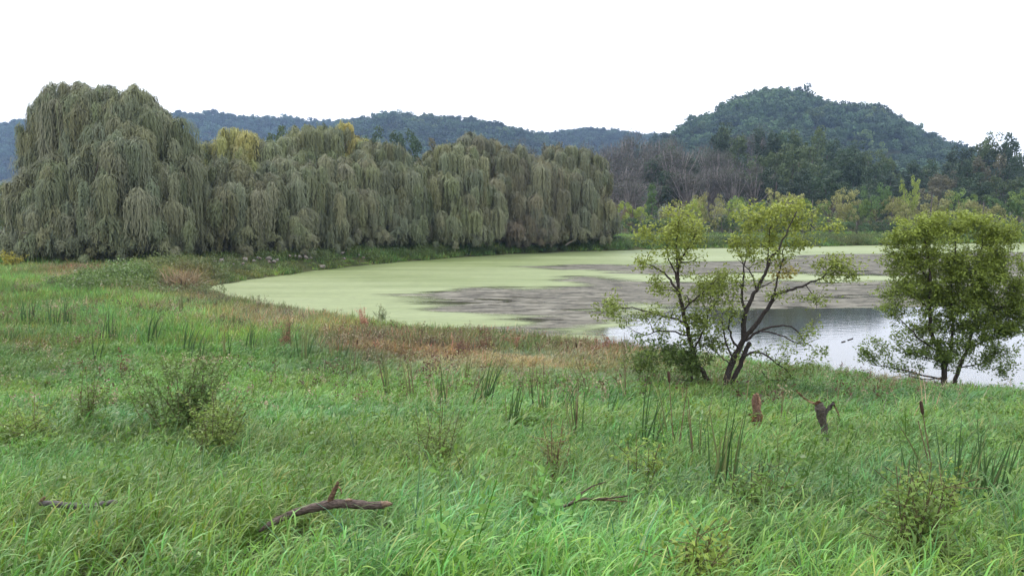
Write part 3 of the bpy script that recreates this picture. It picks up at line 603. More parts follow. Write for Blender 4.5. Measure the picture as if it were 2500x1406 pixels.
young_tree('forked sparse tree with a thick dark trunk and spreading limbs, middle of the three', 'young_tree', 24, (1768, 962), [
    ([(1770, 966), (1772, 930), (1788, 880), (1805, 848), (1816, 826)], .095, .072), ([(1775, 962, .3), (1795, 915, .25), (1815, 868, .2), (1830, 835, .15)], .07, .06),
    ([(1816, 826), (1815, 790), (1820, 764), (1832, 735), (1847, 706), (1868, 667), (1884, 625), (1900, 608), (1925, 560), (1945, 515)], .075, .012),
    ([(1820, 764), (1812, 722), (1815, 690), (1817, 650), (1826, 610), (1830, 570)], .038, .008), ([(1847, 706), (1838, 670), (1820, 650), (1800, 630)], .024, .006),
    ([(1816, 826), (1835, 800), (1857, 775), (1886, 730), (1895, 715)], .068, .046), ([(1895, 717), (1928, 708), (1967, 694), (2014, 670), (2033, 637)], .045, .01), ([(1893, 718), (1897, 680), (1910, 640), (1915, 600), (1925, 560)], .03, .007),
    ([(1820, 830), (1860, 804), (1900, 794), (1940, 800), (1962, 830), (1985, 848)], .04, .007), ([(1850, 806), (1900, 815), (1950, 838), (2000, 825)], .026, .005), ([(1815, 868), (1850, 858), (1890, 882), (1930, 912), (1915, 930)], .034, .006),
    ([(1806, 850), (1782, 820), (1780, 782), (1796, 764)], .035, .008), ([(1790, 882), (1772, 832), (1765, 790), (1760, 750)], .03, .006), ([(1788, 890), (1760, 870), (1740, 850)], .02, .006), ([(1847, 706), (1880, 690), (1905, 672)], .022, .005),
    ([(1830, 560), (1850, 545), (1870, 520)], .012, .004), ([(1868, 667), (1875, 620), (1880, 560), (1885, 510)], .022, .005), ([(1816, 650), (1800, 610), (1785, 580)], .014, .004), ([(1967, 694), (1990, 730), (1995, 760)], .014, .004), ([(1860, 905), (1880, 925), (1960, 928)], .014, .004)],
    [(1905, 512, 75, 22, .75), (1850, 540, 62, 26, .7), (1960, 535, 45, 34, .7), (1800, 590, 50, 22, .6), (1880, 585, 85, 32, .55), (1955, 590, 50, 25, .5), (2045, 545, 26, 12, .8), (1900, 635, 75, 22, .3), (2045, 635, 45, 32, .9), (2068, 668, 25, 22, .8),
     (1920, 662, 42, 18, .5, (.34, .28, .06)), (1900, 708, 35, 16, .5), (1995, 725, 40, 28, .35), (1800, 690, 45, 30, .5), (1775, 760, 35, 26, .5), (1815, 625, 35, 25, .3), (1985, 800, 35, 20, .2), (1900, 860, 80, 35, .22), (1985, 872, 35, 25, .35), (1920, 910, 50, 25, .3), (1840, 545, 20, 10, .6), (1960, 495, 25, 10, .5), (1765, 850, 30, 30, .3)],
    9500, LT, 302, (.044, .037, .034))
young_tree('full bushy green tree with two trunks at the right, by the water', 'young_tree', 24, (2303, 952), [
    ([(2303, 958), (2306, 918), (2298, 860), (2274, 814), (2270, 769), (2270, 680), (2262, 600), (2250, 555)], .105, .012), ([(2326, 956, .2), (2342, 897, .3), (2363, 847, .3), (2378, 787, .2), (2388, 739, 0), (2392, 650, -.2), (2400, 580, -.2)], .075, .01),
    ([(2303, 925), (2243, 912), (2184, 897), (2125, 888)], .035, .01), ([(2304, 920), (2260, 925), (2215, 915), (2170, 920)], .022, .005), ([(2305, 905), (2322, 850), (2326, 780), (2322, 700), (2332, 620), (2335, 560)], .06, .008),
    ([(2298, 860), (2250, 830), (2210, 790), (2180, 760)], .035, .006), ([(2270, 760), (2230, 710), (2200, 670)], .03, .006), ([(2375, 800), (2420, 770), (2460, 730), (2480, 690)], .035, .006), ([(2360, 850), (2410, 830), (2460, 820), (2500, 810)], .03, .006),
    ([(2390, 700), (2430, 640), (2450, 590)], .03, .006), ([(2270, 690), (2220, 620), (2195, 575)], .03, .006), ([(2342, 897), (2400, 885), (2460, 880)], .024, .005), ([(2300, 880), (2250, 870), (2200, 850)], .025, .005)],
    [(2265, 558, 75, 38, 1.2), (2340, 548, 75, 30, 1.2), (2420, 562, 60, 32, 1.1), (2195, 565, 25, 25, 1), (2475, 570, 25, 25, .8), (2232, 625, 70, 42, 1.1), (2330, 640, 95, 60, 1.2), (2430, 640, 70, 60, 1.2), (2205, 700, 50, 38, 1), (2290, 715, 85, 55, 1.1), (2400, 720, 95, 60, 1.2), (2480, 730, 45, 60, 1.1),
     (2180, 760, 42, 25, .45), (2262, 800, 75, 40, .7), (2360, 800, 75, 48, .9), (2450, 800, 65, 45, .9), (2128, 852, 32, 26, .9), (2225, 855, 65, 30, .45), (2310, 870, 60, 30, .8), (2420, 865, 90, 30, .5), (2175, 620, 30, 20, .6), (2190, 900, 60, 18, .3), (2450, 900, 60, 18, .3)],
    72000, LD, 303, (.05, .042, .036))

# ---------------------------------------------------------------- deadwood, stones, cattails, leafy plants
TRIM0 = []
def stick(label, name, D, parts, col, cat, barkm=M_dead, group=None, trimy=.55, rough=.004):
    """parts: (child name, [(px,py,ddepth)], [radius px], colour multiplier)"""
    rs = np.random.RandomState(len(label)); m = D / F; P0 = None; r = None
    for nm, pts, rad, cm in parts:
        mb = MB(); P = smooth_path([at(p[0], p[1], D + (p[2] if len(p) > 2 else 0)) for p in pts], 5)
        if P0 is None:
            P0 = P.mean(0); P0[2] = P[:, 2].min(); r = root(name, P0, label, cat, group); TRIM0.append((P[:, 0].min() - .05, P[:, 0].max() + .05, D - trimy, D + .12, .5))
        R_ = np.interp(np.linspace(0, 1, len(P)), np.linspace(0, 1, len(rad)), np.array(rad) * m)
        V, a, b = tube(P, R_, 12); V += rs.normal(size=V.shape) * rough * .5; mb.add(V, a, b, col=cm)
        mk(nm, mb.mesh(nm, barkm, P0, True), r, col)
    return r
p = place(800, 1240, .36); DB = p[1]
stick('thick brown broken branch with an upright stub lying on the foreground grass', 'fallen_branch', DB, [
    ('limb', [(632, 1296, -.12), (650, 1284, -.1), (690, 1262), (735, 1245), (775, 1236), (808, 1229), (850, 1228), (900, 1232), (935, 1231)], [2, 5.5, 8.5, 10, 10.5, 12, 11.5, 11, 10, 9], (1, .95, .92)),
    ('stub', [(804, 1226), (811, 1208), (818, 1192), (825, 1176)], [8, 6.5, 6, 4.5, 3], (1.1, .85, .6)),
    ('broken_end', [(932, 1231), (946, 1228), (958, 1229)], [9, 7, 2], (2.3, 2.0, 1.6)),
    ('splinter', [(822, 1185), (830, 1190), (834, 1203)], [1.5, 1.2, .6], (3.0, 2.4, 1.6)), ('scar', [(844, 1219, -.02), (852, 1218, -.02), (859, 1219, -.02)], [2, 3.5, 2], (3.4, 3.0, 2.5))],
    (.115, .094, .084), 'branch')
p = place(1400, 1235, .33); DT = p[1]
stick('thin forked brown branch resting on the grass right of the thick one', 'fallen_branch', DT, [
    ('limb', [(1276, 1294), (1330, 1256), (1380, 1233), (1420, 1218), (1460, 1216), (1500, 1213), (1537, 1208)], [3.5, 3.6, 3.5, 3, 2.4, 2, 1.2], (1, .9, .8)),
    ('twig', [(1430, 1218), (1480, 1219, .03), (1537, 1224, .05)], [2, 1.8, 1], (1.6, 1.3, .9)), ('twig', [(1395, 1227), (1415, 1206, .05), (1445, 1186, .1), (1478, 1175, .12)], [2.2, 1.8, 1.5, .8], (1, .9, .8)), ('twig', [(1345, 1250), (1400, 1258, -.05), (1430, 1258, -.08)], [1.2, 1, .6], (1.5, 1.3, 1.))],
    (.115, .098, .082), 'branch', trimy=.4)
p = place(165, 1228, .36); stick('weathered grey log half hidden in the grass near the left edge', 'fallen_log', p[1], [('log', [(98, 1226), (130, 1228), (165, 1232), (200, 1234), (240, 1231), (285, 1222)], [6, 8, 8, 8, 7, 4], (1, 1, 1.05)), ('broken_end', [(98, 1226), (104, 1217), (110, 1212)], [5, 4, 2], (1.6, 1.25, .8))], (.13, .122, .112), 'log', trimy=.35)
p = place(1850, 1034, .42); stick('torn reddish tan stump standing in the grass right of the forked tree', 'broken_stump', p[1], [
    ('trunk', [(1851, 1075), (1847, 1010), (1844, 985), (1842, 962)], [9, 8, 9, 7, 4], (1, .82, .72)), ('bark_strip', [(1852, 1030), (1854, 1000), (1853, 975), (1848, 958)], [4, 4, 3.5, 1.5], (2.2, 1.9, 1.6)), ('bark_strip', [(1842, 1022), (1836, 1012), (1828, 1012)], [2.5, 2, 1], (1.6, 1.2, .7)),
    ('fibre', [(1848, 1000), (1841, 1012), (1838, 1028)], [3, 3, 2], (2, 1.3, .9)), ('fibre', [(1852, 1000), (1860, 1014), (1858, 1030)], [3, 2.5, 1.5], (1.8, 1.2, .9))], (.17, .125, .10), 'stump', trimy=.9, rough=.014)
p = place(2012, 1060, .42); stick('dark broken stump with one short arm, farther right in the grass', 'broken_stump', p[1], [
    ('trunk', [(2018, 1105), (2013, 1050), (2008, 1022), (2003, 1000), (2000, 985)], [8, 8, 9, 12, 13, 9], (1, 1, 1)), ('arm', [(2008, 1018), (2020, 1000), (2036, 981)], [6, 5, 3], (.9, .95, 1.)), ('twig', [(2000, 988), (1975, 978), (1958, 966), (1944, 950)], [2, 1.6, 1.2, .7], (3, 2.6, 1.7)),
    ('twig', [(2034, 984), (2040, 993), (2048, 1012)], [1.4, 1, .7], (2.6, 2.4, 1.5)), ('fibre', [(1997, 1010), (2005, 1018), (2010, 1022)], [3, 3, 2], (2.2, 1.7, 1.2)), ('fibre', [(1990, 986), (1998, 980), (2008, 986)], [3, 3, 2], (1.8, 1.1, .7))], (.10, .085, .074), 'stump', trimy=.9, rough=.014)
p = at(1398, 588, 128); stick('bleached fallen log poking from the far bank below the last willow', 'fallen_log', 127, [('log', [(1380, 598), (1392, 590), (1404, 584)], [2.5, 2.2, 1.2], (1, 1, 1))], (.42, .36, .3), 'log')
for lab, q in (('left floating stick on the open water', [(2055, 834), (2063, 832)]), ('right floating stick on the open water', [(2070, 829), (2082, 825)])):
    P = np.array([onz(a, b, .01) for a, b in q]); mb = MB(); mb.tube(smooth_path(P, 3), .03, 5); mk_ = mk('floating_stick', mb.mesh('stick', M_bark, P[0]), None, (.04, .035, .03)); mk_.location = P[0]; tag(mk_, 'small dark ' + lab, 'stick', 'sticks floating on the open water')

def stone_mesh(seed):
    import bmesh
    b = bmesh.new(); bmesh.ops.create_icosphere(b, subdivisions=2, radius=.5); V = np.array([v.co[:] for v in b.verts]); Fq = np.array([[v.index for v in f.verts] for f in b.faces]); b.free()
    rs = np.random.RandomState(seed)
    for _ in range(9):
        n = unit(rs.normal(size=3)); d = V @ n; k = rs.uniform(.28, .42); V = V - np.clip(d - k, 0, None)[:, None] * n
    return mesh_np('stone', V * [1, .8, .75], Fq, M_bark, np.ones((len(V), 3)))
SM = [stone_mesh(i) for i in range(5)]
rk = [(250, 175), (335, 180), (620, 235), (695, 225), (720, 205), (790, 190), (850, 270), (885, 210), (965, 260), (1000, 205), (1145, 185), (1170, 195), (1100, 225), (1275, 200), (1290, 240), (1345, 238), (1385, 215), (1540, 165), (1605, 165), (1660, 180), (1725, 155), (1740, 185), (1800, 195), (1910, 290), (1940, 295), (2175, 130), (2195, 118), (2200, 200), (2380, 165), (2435, 190)]
sz = [5, 6, 9, 14, 7, 7, 5, 6, 9, 14, 9, 9, 8, 16, 11, 12, 9, 7, 7, 12, 9, 12, 6, 8, 14, 9, 7, 9, 7, 7]
for i, ((a, b), w) in enumerate(zip(rk, sz)):
    px, py = 400 + a / 5, 590 + b / 5 + 1; P = place(px, py, .5); TRIM0.append((P[0] - .8, P[0] + .8, P[1] - 4, P[1] + .8, .4)); o = mk('stone', SM[i % 5], None, tuple(np.array([(.21, .195, .17), (.18, .17, .15), (.21, .175, .15)][i % 3])))
    o.location = (P[0], P[1], P[2] + .5); s_ = w * P[1] / F * 1.15; o.scale = (s_, s_ * 1.2, s_ * .9); o.rotation_euler = (rr.uniform(-.4, .4), rr.uniform(-.4, .4), rr.uniform(0, 6))
    lab = f'{["pale tan", "grey", "pinkish"][i % 3]} stone on the bank edge below the willows, {ORD[i] if i < 28 else ["second last", "last"][i - 28]}' + (' from the left' if 0 < i < 28 else ' of the row')
    if i == 3: lab = 'bright wedge shaped stone on the left of the bank'
    if i == 13: lab = 'largest pale block of the stone cluster under the second willow'
    if i == 24: lab = 'pinkish pale stone low on the bank close to the duckweed'
    tag(o, lab, 'stone', 'stones along the bank under the willows')
def straps(mb, rs, b, n, H, w, lean, spread=.12, colr=(1, 1, 1), dry=.15):
    for i in range(n):
        a = rs.uniform(0, 6.28); st = b + np.array([math.cos(a), math.sin(a), 0]) * spread * rs.rand() ** .5; h = H * rs.uniform(.6, 1.0)
        tip = st + np.array([lean + rs.normal() * .14, rs.normal() * .12, 1]) * h * [1, 1, .97]; md = (st + tip) / 2 - [(lean) * h * .15, 0, 0]
        P = smooth_path([st - [0, 0, .1], md, tip], 4); k = len(P)
        if rs.rand() < .18: P[-2:] += [[.06, 0, -.03], [.2 * h, 0, -.18 * h]]
        th = rs.uniform(-.9, .9); sd_ = np.array([math.cos(th), math.sin(th), 0]); ww = w * rs.uniform(.7, 1.2) * np.interp(np.linspace(0, 1, k), [0, .4, 1], [1, .9, .08])
        V = np.vstack([P + sd_ * ww[:, None] / 2, P - sd_ * ww[:, None] / 2]); q = np.arange(k - 1)
        c = np.array([3.2, 1.9, 2.4]) * rs.uniform(.6, 1.1) if rs.rand() < dry else np.array([1, 1, 1]) * rs.uniform(.7, 1.3)
        mb.add(V, np.stack([q, q + 1, k + q + 1, k + q], 1), col=c * colr)
CT = [(1010, 960, 845, 5, -.1, 'tan dry reed stems in the straw patch left of the two toned cattails', .9), (1130, 930, 850, 5, .1, 'tan dry reed stems between the two toned and the large leaning cattails', .9), (1290, 965, 870, 6, .1, 'dry reed stems behind the dark cattail clump', .7), (1440, 960, 850, 4, -.25, 'tall dry stalks leaning left right of the sparse cattails', .95), (1490, 1010, 930, 6, .2, 'small green cattail tuft left of the tall thin dry stalk', .1), (1700, 1085, 985, 6, -.1, 'brown and green reed blades just left of the tall central clump', .5),
      (1905, 1010, 955, 4, .1, 'few thin reeds between the two stumps', .4), (860, 900, 840, 6, .1, 'short straw reeds at the left end of the straw patch', .8), (2080, 1060, 1000, 5, .15, 'thin reed blades right of the dark stump', .2), (1083, 985, 852, 9, 0, 'two toned green cattail blades left of the dry tan patch', .1), (1175, 975, 838, 16, .22, 'large leaning cattail clump with straw at its foot', .3), (1240, 1012, 880, 11, .06, 'dark cattail clump just right of the large leaning one', .1),
      (1322, 1008, 892, 12, .03, 'upright brown and green cattail clump below the middle of the pond', .4), (1375, 985, 890, 6, .18, 'sparse cattail blades leaning right beside the upright brown clump', .2), (1405, 1042, 915, 6, .02, 'narrow straw brown cattail stalks right of the upright brown clump', .7),
      (1578, 1065, 868, 11, .15, 'green cattail clump left of the young trees', .05), (1755, 1135, 935, 15, .05, 'tall cattail clump with dark blades in front of the forked trunk', .25), (1650, 1070, 930, 5, 0, 'dry cattail stalks with a brown head left of the forked tree', .8),
      (950, 960, 822, 6, -.2, 'dry cattail stalks leaning left at the edge of the tan patch', .6), (60, 775, 722, 14, .1, 'cattail clump nearest the left edge', .1), (148, 785, 720, 16, .12, 'cattail clump second from the left edge', .1), (262, 815, 745, 12, .15, 'scattered cattail blades above the left bush', .1),
      (235, 872, 796, 6, .1, 'few thin cattail blades above the left leafy weed', .05), (372, 818, 755, 10, .22, 'cattail blades leaning right above the big bush, leftmost of that band', .1), (455, 850, 775, 12, .2, 'dense dark cattail blades right above the big bush', .05), (478, 872, 815, 10, .1, 'short dark cattail blades touching the top of the big bush', .05),
      (550, 860, 785, 7, -.05, 'pale broken reed stems above the right side of the big bush', .8), (610, 840, 775, 8, .2, 'cattail blades between the big bush and the rust patch', .15), (745, 862, 790, 7, .12, 'thin cattail blades inside the rust coloured patch', .3), (835, 875, 815, 6, .15, 'thin cattail blades right of the rust coloured patch', .2),
      (2385, 1160, 1020, 34, .12, 'large dense cattail clump at the right edge of the meadow', .08), (2215, 1135, 1072, 7, .02, 'short dark reed stub left of the large right clump', .3), (2290, 1110, 1020, 4, -.15, 'lone leaning cattail with a brown head left of the large right clump', .6), (1960, 1040, 985, 4, .1, 'thin blades left of the dark stump', .3),
      (1530, 960, 815, 3, -.08, 'tall thin dry stalk left of the bent young tree', .9), (1600, 945, 880, 8, .12, 'cattail tuft at the foot of the bent young tree, on its left', .1), (1845, 1150, 1060, 3, .1, 'short single reed right of the tall dark clump', .3), (440, 760, 700, 8, .02, 'pale reed stems by the tip of the pond', .95), (700, 830, 765, 6, .05, 'rust brown reed stems inside the rust patch', .9)]
for k, (px, by, ty, n, lean, lab, dry) in enumerate(CT):
    rs = np.random.RandomState(400 + k); b = place(px, by, .42); D = b[1]; H = (by - ty) * D / F + .5; r = root('cattail_clump', b, lab, 'cattails', 'cattail clumps in the meadow and marsh')
    mb = MB(); straps(mb, rs, b, n, H, max(.026, D * .0017), lean, .05 + .012 * n * (D / 16), dry=dry); mk('leaves', mb.mesh('cattail_leaves', M_leaf, b), r, (.055, .105, .032))
    if dry > .35 or 'head' in lab or k in (2, 7):
        for q in range(2 if dry > .35 else 1):
            mb = MB(); tp = b + [lean * H + rs.normal() * .06, rs.normal() * .05, H * rs.uniform(.85, 1)]; mb.tube([b - [0, 0, .1], (b + tp) / 2, tp], [.008, .007, .005], 5); mk('stalk', mb.mesh('stalk', M_barkf, b), r, (.17, .13, .075))
            if q == 0 and ('head' in lab or k in (3, 7)):
                mb = MB(); d = unit(tp - b); mb.tube([tp - d * .02, tp + d * .01, tp + d * .06, tp + d * .12, tp + d * .135], [.006, .018, .02, .018, .006], 8); mk('seed_head', mb.mesh('seed_head', M_barkf, b, True), r, (.06, .036, .024))
def leafy(label, px, by, ty, w, n, c, leafn, lf=.075, name='leafy_weed', cat='weed', droop=.3, stemc=(.12, .10, .05), group=None):
    rs = np.random.RandomState(int(px) + 7); b = place(px, by, .3); D = b[1]; m = D / F; H = (by - ty) * m + .32; rx = w * m / 2; sb = MB(); lb = MB()
    for i in range(n):
        st = b + [rs.normal() * rx * .35, rs.normal() * rx * .35, -.1]; tp = b + [rs.normal() * rx * .62 + .06, rs.normal() * rx * .6, H * rs.uniform(.45, 1.05)]
        P = smooth_path([st, (st + tp) / 2 + [0, 0, .05], tp], 5); sb.tube(P, np.linspace(.007, .003, len(P)), 4)
        for q in range(4):
            f = rs.uniform(.35, .95); k0 = int(f * (len(P) - 1)); e = P[k0] + [rs.normal() * .13, rs.normal() * .13, rs.uniform(.02, .16)]; B = smooth_path([P[k0], (P[k0] + e) / 2, e], 2); sb.tube(B, .0028, 3)
            nn = leafn // 6; C = B[rs.randint(0, len(B), nn)] + rs.normal(size=(nn, 3)) * .035; V, Fq = leaves(C, rs.normal(size=(nn, 3)) * .6 + [0, -.2, .9], rs.uniform(.6, 1.2, nn) * lf, rs.uniform(.3, .5, nn) * lf, rs, rs.normal(size=(nn, 3)) - [0, 0, droop]); lb.add(V, Fq, col=np.repeat(rs.uniform(.6, 1.35, (nn, 1)) * [1, 1, 1], 4, 0))
        nn = leafn // 3; f = rs.rand(nn) ** .6; C = P[(f * (len(P) - 1)).astype(int)] + rs.normal(size=(nn, 3)) * .04; V, Fq = leaves(C, rs.normal(size=(nn, 3)) * .6 + [0, -.2, .9], rs.uniform(.6, 1.2, nn) * lf, rs.uniform(.3, .5, nn) * lf, rs); lb.add(V, Fq, col=np.repeat(rs.uniform(.6, 1.35, (nn, 1)) * [1, 1, 1], 4, 0))
    c = tuple(np.array(c) * 1.45); r = root(name, b, label, cat, group); mk('stems', sb.mesh('stems', M_barkf, b), r, stemc); mk('leaves', lb.mesh('weed_leaves', M_leaf, b), r, c)
leafy('big dark leafy bush standing in the grass left of centre', 455, 1050, 855, 190, 46, (.09, .145, .035), 110, .075, 'leafy_bush', 'bush')
leafy('yellow green leafy growth around the right foot of the big bush', 520, 1090, 960, 170, 22, (.12, .17, .035), 80, .07)
leafy('slim dark leafy weed with thin stems, left of the big bush', 212, 1035, 895, 85, 11, (.10, .155, .035), 80, .07)
leafy('olive feathery weed standing alone at the centre of the meadow', 1062, 1130, 985, 130, 18, (.11, .165, .035), 80, .055)
leafy('twiggy weed with brown stems below the upright cattails', 1345, 1160, 1015, 75, 11, (.12, .15, .04), 60, .05, stemc=(.2, .13, .08))
leafy('yellowish leafy weed at the lower right corner of the meadow', 2215, 1330, 1150, 170, 26, (.11, .165, .035), 80, .05)
leafy('small yellow green weed in front of the large right cattail clump', 2300, 1240, 1150, 120, 12, (.14, .19, .035), 60, .055)
leafy('low yellow green weed below the green cattail clump', 1560, 1170, 1075, 110, 14, (.14, .20, .035), 60, .06)
leafy('low leafy weed between the stumps and the lower right weed', 1830, 1220, 1120, 130, 14, (.10, .17, .035), 60, .06)
leafy('low leafy weed just right of the bottom centre', 1560 + 120, 1370, 1285, 140, 14, (.15, .20, .035), 60, .05)
leafy('broad low patch of yellowish weeds near the left edge', 60, 1060, 985, 200, 16, (.14, .20, .035), 60, .06)
leafy('bright yellow flowering bush at the left edge below the willows', 22, 648, 610, 75, 26, (.24, .22, .035), 70, .2, 'flowering_bush', 'bush')
leafy('pinkish dry seed plant at the near shore in front of the duckweed', 887, 795, 742, 34, 14, (.30, .15, .10), 50, .09, group=None, stemc=(.3, .2, .12))
leafy('brownish leafy weed beside the water left of the bushy tree', 1940, 915, 868, 120, 14, (.11, .13, .045), 50, .07)
leafy('brownish thin weed at the waterside between the two right trees', 2180, 960, 905, 150, 14, (.14, .12, .06), 40, .06, stemc=(.2, .13, .08))
for i, (px, by, ty, w, c, lab) in enumerate([(1255, 845, 792, 110, (.20, .075, .05), 'rusty red dock plants by the shore, left of the open water'), (1475, 862, 812, 90, (.20, .08, .05), 'rusty red dock plants by the shore below the open water'), (1180, 850, 795, 45, (.14, .07, .045), 'dark red dock plants left of the rusty red ones'), (1130, 870, 805, 40, (.13, .07, .05), 'dark brown dock stalks below the duckweed edge'), (705, 840, 775, 60, (.16, .08, .045), 'dark rust dock stalks in the straw patch below the pond tip'), (545, 735, 705, 40, (.07, .08, .04), 'dark seed stalks standing against the duckweed near the pond tip'), (640, 745, 715, 40, (.08, .08, .04), 'dark seed stalks standing against the duckweed, right of the first ones'), (930, 775, 742, 40, (.08, .11, .04), 'green leafy stalk against the duckweed beside the pinkish plant')]):
    leafy(lab, px, by, ty, w, 14, c, 50, .07, 'dock_plant', 'weed', stemc=(.12, .07, .04), group='dock plants along the near shore')
b = place(450, 705, .1); r = root('dry_grass_clump', b, 'tan dry grass clump spraying outwards at the left tip of the pond', 'grass clump'); mb = MB(); rs = np.random.RandomState(9)
for i in range(230):
    a = rs.uniform(0, 6.28); e = rs.uniform(.15, 1.2); L = rs.uniform(1.2, 2.3); d = np.array([math.cos(a) * math.sin(e), math.sin(a) * math.sin(e), math.cos(e)]); st = b + rs.normal(size=3) * [.35, .35, 0]
    P = np.array([st, st + d * L * .6, st + d * L + [0, 0, -.15 * L]]); sd_ = unit(np.cross(d, rs.normal(size=3))); V = np.vstack([P + sd_ * np.array([[.03], [.035], [.004]]), P - sd_ * np.array([[.03], [.035], [.004]])]); mb.add(V, np.array([[0, 1, 4, 3], [1, 2, 5, 4]]), col=np.ones(3) * rs.uniform(.6, 1.3))
mk('leaves', mb.mesh('dry_leaves', M_leaf, b), r, (.29, .22, .13))
for px, ty, lab in ((2421, 292, 'faint thin radio mast above the right hand trees, left one'), (2450, 280, 'faint thin radio mast above the right hand trees, right one')):
    t_ = at(px, ty, 2600); mb = MB(); mb.tube([[t_[0], t_[1], 30], [t_[0], t_[1], 120], t_], [.9, .6, .35], 5)
    for q in range(4): mb.tube([[t_[0] - 3, t_[1], 60 + q * 30], [t_[0] + 3, t_[1], 60 + q * 30]], .2, 4)
    r = root('radio_mast', (t_[0], t_[1], 30), lab, 'mast', 'radio masts on the horizon'); mk('mast', mb.mesh('mast', M_bark, (t_[0], t_[1], 30)), r, (.55, .55, .6))

# ---------------------------------------------------------------- ground cover
def blade_tuft(rs, nb, rad, l0, l1, w0, w1, segs, lean, stiff, leafy=0.0):
    V, Fq, C = [], [], []; n0 = 0
    for i in range(nb):
        a = rs.uniform(0, 6.28); r = rad * math.sqrt(rs.rand()); b = np.array([r * math.cos(a), r * math.sin(a), -.06])
        az = rs.uniform(0, 6.28); L = rs.uniform(l0, l1); w = rs.uniform(w0, w1)
        hd = np.array([math.cos(az), math.sin(az)]) * rs.uniform(.15, .7) + np.array([lean, 0]); bend = rs.uniform(.5, 1.6) * stiff
        t = np.linspace(0, 1, segs + 1); hn = np.linalg.norm(hd)
        ang = .12 + hn * .5 + bend * t ** 1.5; hor = np.cumsum(np.r_[0, np.sin(np.minimum(ang, 2.2))[:-1]]) * L / segs; ver = np.cumsum(np.r_[0, np.cos(np.minimum(ang, 2.2))[:-1]]) * L / segs
        dx = hd / max(hn, 1e-3); P = b + np.stack([hor * dx[0], hor * dx[1], ver], 1)
        side = np.array([-dx[1], dx[0], 0]); tw = rs.uniform(-.8, .8); side = side * math.cos(tw) + np.array([0, 0, 1]) * math.sin(tw) * .5
        ww = w * np.interp(t, [0, .35, 1], [.7, 1, .08])
        A = P + side * ww[:, None] / 2; B = P - side * ww[:, None] / 2; V += [A, B]; k = segs + 1
        q = np.arange(segs); Fq.append(np.stack([n0 + q, n0 + q + 1, n0 + k + q + 1, n0 + k + q], 1)); n0 += 2 * k
        c = np.array([1, 1, 1]) * rs.uniform(.55, 1.5) * np.array([rs.uniform(.8, 1.25), 1, rs.uniform(.7, 1.4)])
        if rs.rand() < .06: c = np.array([2.4, 1.35, 1.9]) * rs.uniform(.7, 1.1)
        C += [np.repeat(c[None], 2 * k, 0)]
    return np.vstack(V), np.vstack(Fq), np.vstack(C)
def reed_tuft(rs, npl, rad, h0, h1, l0, l1, w0, w1, segs, wind=.75, nlv=6):
    """leafy stems with short arching leaves, combed by the wind"""
    V, Fq, C = [], [], []; n0 = 0
    def ribbon(P, ww, tw, c):
        nonlocal n0
        d = P[-1] - P[0]; sd_ = np.array([-d[1], d[0], 0.]); sd_ /= max(np.linalg.norm(sd_), 1e-4); sd_ = sd_ * math.cos(tw) + np.array([0, 0, 1]) * math.sin(tw)
        k = len(P); q = np.arange(k - 1); V.extend([P + sd_ * ww[:, None] / 2, P - sd_ * ww[:, None] / 2]); Fq.append(np.stack([n0 + q, n0 + q + 1, n0 + k + q + 1, n0 + k + q], 1)); n0 += 2 * k; C.append(np.repeat(c[None], 2 * k, 0))
    t = np.linspace(0, 1, segs + 1)
    for i in range(npl):
        a = rs.uniform(0, 6.28); r = rad * math.sqrt(rs.rand()); b = np.array([r * math.cos(a), r * math.sin(a), -.06]); H = rs.uniform(h0, h1); ln = np.array([wind * .35 + rs.normal() * .15, rs.normal() * .15, 1.]) * H
        pc = np.array([rs.uniform(.75, 1.25), 1, rs.uniform(.6, 1.35)]) * rs.uniform(.75, 1.25)
        S_ = b + t[:, None] * ln * np.stack([t ** .5, t ** .5, np.ones_like(t)], 1); ribbon(S_, np.full(segs + 1, w0 * .5), 0, pc * .8)
        for j in range(nlv):
            f = rs.uniform(.3, 1.0); o = b + f * ln * [f ** .5, f ** .5, 1]; az = rs.uniform(0, 6.28); L = rs.uniform(l0, l1); hd = np.array([math.cos(az) * .8 + wind, math.sin(az) * .8]); hd /= max(np.linalg.norm(hd), .1)
            ang = rs.uniform(.3, 1.0) + rs.uniform(.6, 1.7) * t; hor = np.r_[0, np.cumsum(np.sin(ang))[:-1]] * L / segs; ver = np.r_[0, np.cumsum(np.cos(ang))[:-1]] * L / segs
            c = pc * rs.uniform(.75, 1.35)
            if rs.rand() < .04: c = np.array([2.2, 1.3, 1.9]) * rs.uniform(.7, 1.)
            ribbon(o + np.stack([hor * hd[0], hor * hd[1], ver], 1), rs.uniform(w0, w1) * np.interp(t, [0, .3, 1], [.6, 1, .06]), rs.uniform(-.5, .5), c)
    return np.vstack(V), np.vstack(Fq), np.vstack(C)
def joined(*parts):
    V, Fq, C = [], [], []; n = 0
    for v, f, c in parts: V.append(v); Fq.append(f + n); C.append(c); n += len(v)
    return np.vstack(V), np.vstack(Fq), np.vstack(C)
def tuft_coll(name, n, f, seed):
    c = bpy.data.collections.new(name)
    for k in range(n):
        V, Fq, C = f(np.random.RandomState(seed + k)); c.objects.link(bpy.data.objects.new(name, mesh_np(name, V, Fq, M_inst, C)))
    return c
